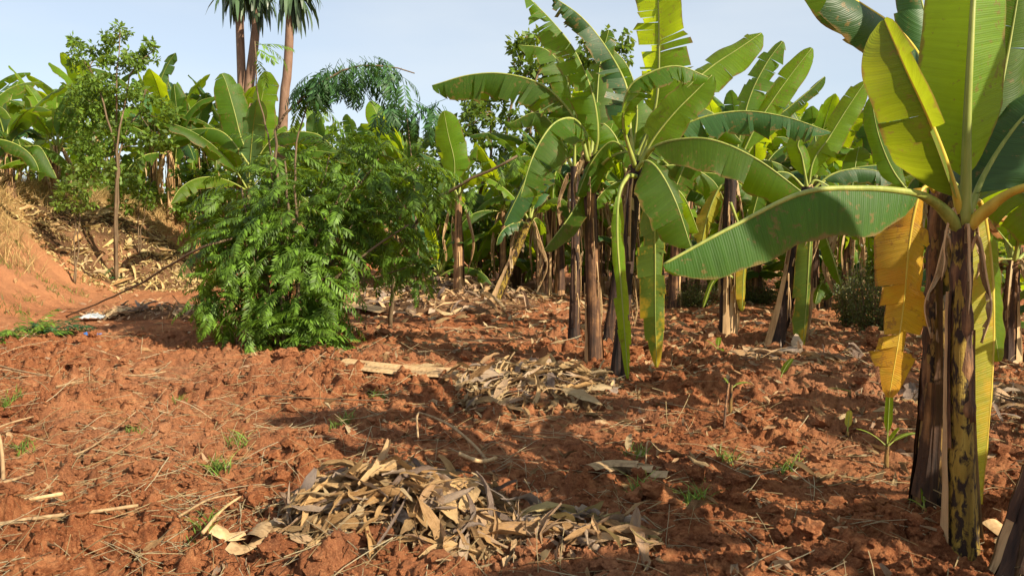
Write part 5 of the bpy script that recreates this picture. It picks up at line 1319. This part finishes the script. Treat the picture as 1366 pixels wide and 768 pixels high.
# small plants on the field
def low_plant(name, label, px, py, n, s, mats=FRM, up=.2):
    p = G(px, py); p[2] = gz(p[0], p[1]); o = thing(name, label, "plant", p)
    for k in range(n):
        az = k * 2.4 + R.uniform(-.4, .4)
        link(mats[R.randrange(len(mats))], "frond", o, (R.uniform(-.08, .08) * s, R.uniform(-.08, .08) * s, .03), (R.gauss(0, .3), R.uniform(-up - .7, .05), az), s * R.uniform(.7, 1.1))
low_plant("low_pinnate_plant", "low bright green pinnate plant at the left edge of the shade", 34, 460, 16, .95)
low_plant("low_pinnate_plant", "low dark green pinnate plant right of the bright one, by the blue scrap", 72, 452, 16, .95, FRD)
low_plant("low_pinnate_plant", "small green plant at the foot of the yellow leaf heap", 138, 378, 9, .8, FRD)
low_plant("low_pinnate_plant", "green shoots at the very foot of the pinnate shrub", 432, 478, 9, .5)

def seedling(label, px, py, leaves, seed, d=None, stemh=.12, mat='leaf_young'):
    p = G(px, py); p[2] = gz(p[0], p[1]); o = thing("banana_sucker", label, "seedling", p)
    mb = MB(); mb.tube(catmull([(0, 0, -.02), (0, 0, stemh * .5), (.005, 0, stemh)], 6), np.linspace(.018, .010, 6), 8); mb.obj("stem", M['stem_olive'], o)
    for i, (az, el, bend, L, w) in enumerate(leaves):
        banana_leaf(arc_ctrl((0, 0, stemh * .9), az, el, bend, L), w, Z - .6 * np.array([math.cos(az), math.sin(az), 0]), pf=.2, fold=(5, 5), tear=0, rp=.006, seed=seed + i, mats=(mat, 'petiole'), parent=o, nseg=16, curl=-25)
seedling("young banana sucker with a narrow upright leaf left of the thick near stem", 1182, 622, [(1.0, 86, 10, .42, .030), (2.9, 45, 40, .22, .025), (.1, 40, 50, .24, .03), (-1.5, 60, 20, .2, .02)], 620, stemh=.16)
seedling("tiny yellow-leaved sucker on the soil right of the middle clump", 974, 566, [(.3, 30, 60, .2, .035), (2.5, 60, 20, .1, .02)], 630, stemh=.25)
seedling("small sucker with one pale yellow leaf in front of the leaning stem", 1040, 522, [(.6, 55, 30, .26, .045)], 640, stemh=.10)
seedling("single yellow upright leaf sprouting from the soil left of the torn yellow leaf", 1130, 585, [(1.0, 70, 20, .17, .03)], 650, stemh=.05, mat='leaf_yg')
seedling("single green leaf lying over the soil above the yellow sprout", 1132, 552, [(2.9, 10, 10, .16, .022), (2.9, 14, 10, .08, .012)], 660, stemh=.05, mat='leaf')
seedling("tiny green shoot at the foot of the thick near stem", 1232, 700, [(1.4, 75, 10, .12, .016), (2.6, 40, 40, .09, .014)], 670, stemh=.03)
seedling("small pale sucker in front of the upright black stem", 957, 480, [(1.2, 60, 60, .22, .04), (-1.5, 20, 60, .2, .04), (2.8, 50, 40, .2, .04)], 680, stemh=.10)

# grass
def grass(name, label, mat, spots, n, hgt, seed, w=.004):
    g = np.random.default_rng(seed); V, Q = [], []
    for (x, y, rad) in spots:
        m = n
        a, q = g.random(m) * 6.283, rad * np.sqrt(g.random(m))
        X, Y = x + q * np.cos(a), y + q * np.sin(a); Zb = terr(X, Y) + relief(X, Y) - .01
        b = np.stack([X, Y, Zb], -1); hh = hgt * g.uniform(.5, 1.2, m)[:, None]
        ln = np.stack([g.normal(size=m) * .5, g.normal(size=m) * .5, np.ones(m)], -1); s = unit_rows(np.stack([g.normal(size=m), g.normal(size=m), np.zeros(m)], -1)) * w
        md, tp = b + ln * hh * .55, b + ln * hh * np.array([1.5, 1.5, .92])
        i0 = len(np.concatenate(V)) if V else 0
        V.append(np.stack([b - s, b + s, md + s * .8, md - s * .8, tp + s * .15, tp - s * .15], 1).reshape(-1, 3))
        k = np.arange(m)[:, None] * 6 + i0
        Q.append(np.concatenate([k + [0, 1, 2, 3], k + [3, 2, 4, 5]]))
    mb = MB(); mb.add(np.concatenate(V), q=np.concatenate(Q)); mb.obj(name, M[mat], None, kind="stuff", label=label)
sp = []
for (px, py) in [(10, 555), (18, 552), (240, 546), (178, 590), (33, 612), (314, 598), (320, 602), (452, 578), (460, 576), (505, 540), (848, 620), (970, 620), (925, 680), (850, 672), (290, 635), (297, 638), (925, 690), (1050, 635), (270, 745)]:
    p = G(px, py); sp.append((p[0], p[1], .07))
grass("grass", "small green grass tufts sprouting between the clods", 'grass', sp, 38, .10, 91)
sp = []
for _ in range(420):
    x, y = R.uniform(-17, -8.0), R.uniform(10, 23)
    s = float(bank_s(np.array([x]), np.array([y]))[0])
    if s > 1.0 + R.uniform(-.3, .8): sp.append((x, y, .5))
grass("dry_grass", "dry straw-coloured grass over the top of the bank", 'hay', sp, 95, .40, 92, .006)
sp = [(*G(a, b)[:2], .25) for a, b in ((40, 405), (80, 400), (120, 380), (20, 420), (60, 378), (100, 395), (10, 360), (30, 340))]
grass("bank_weeds", "thin green weeds on the bare slope of the bank", 'grass', sp, 50, .14, 93)
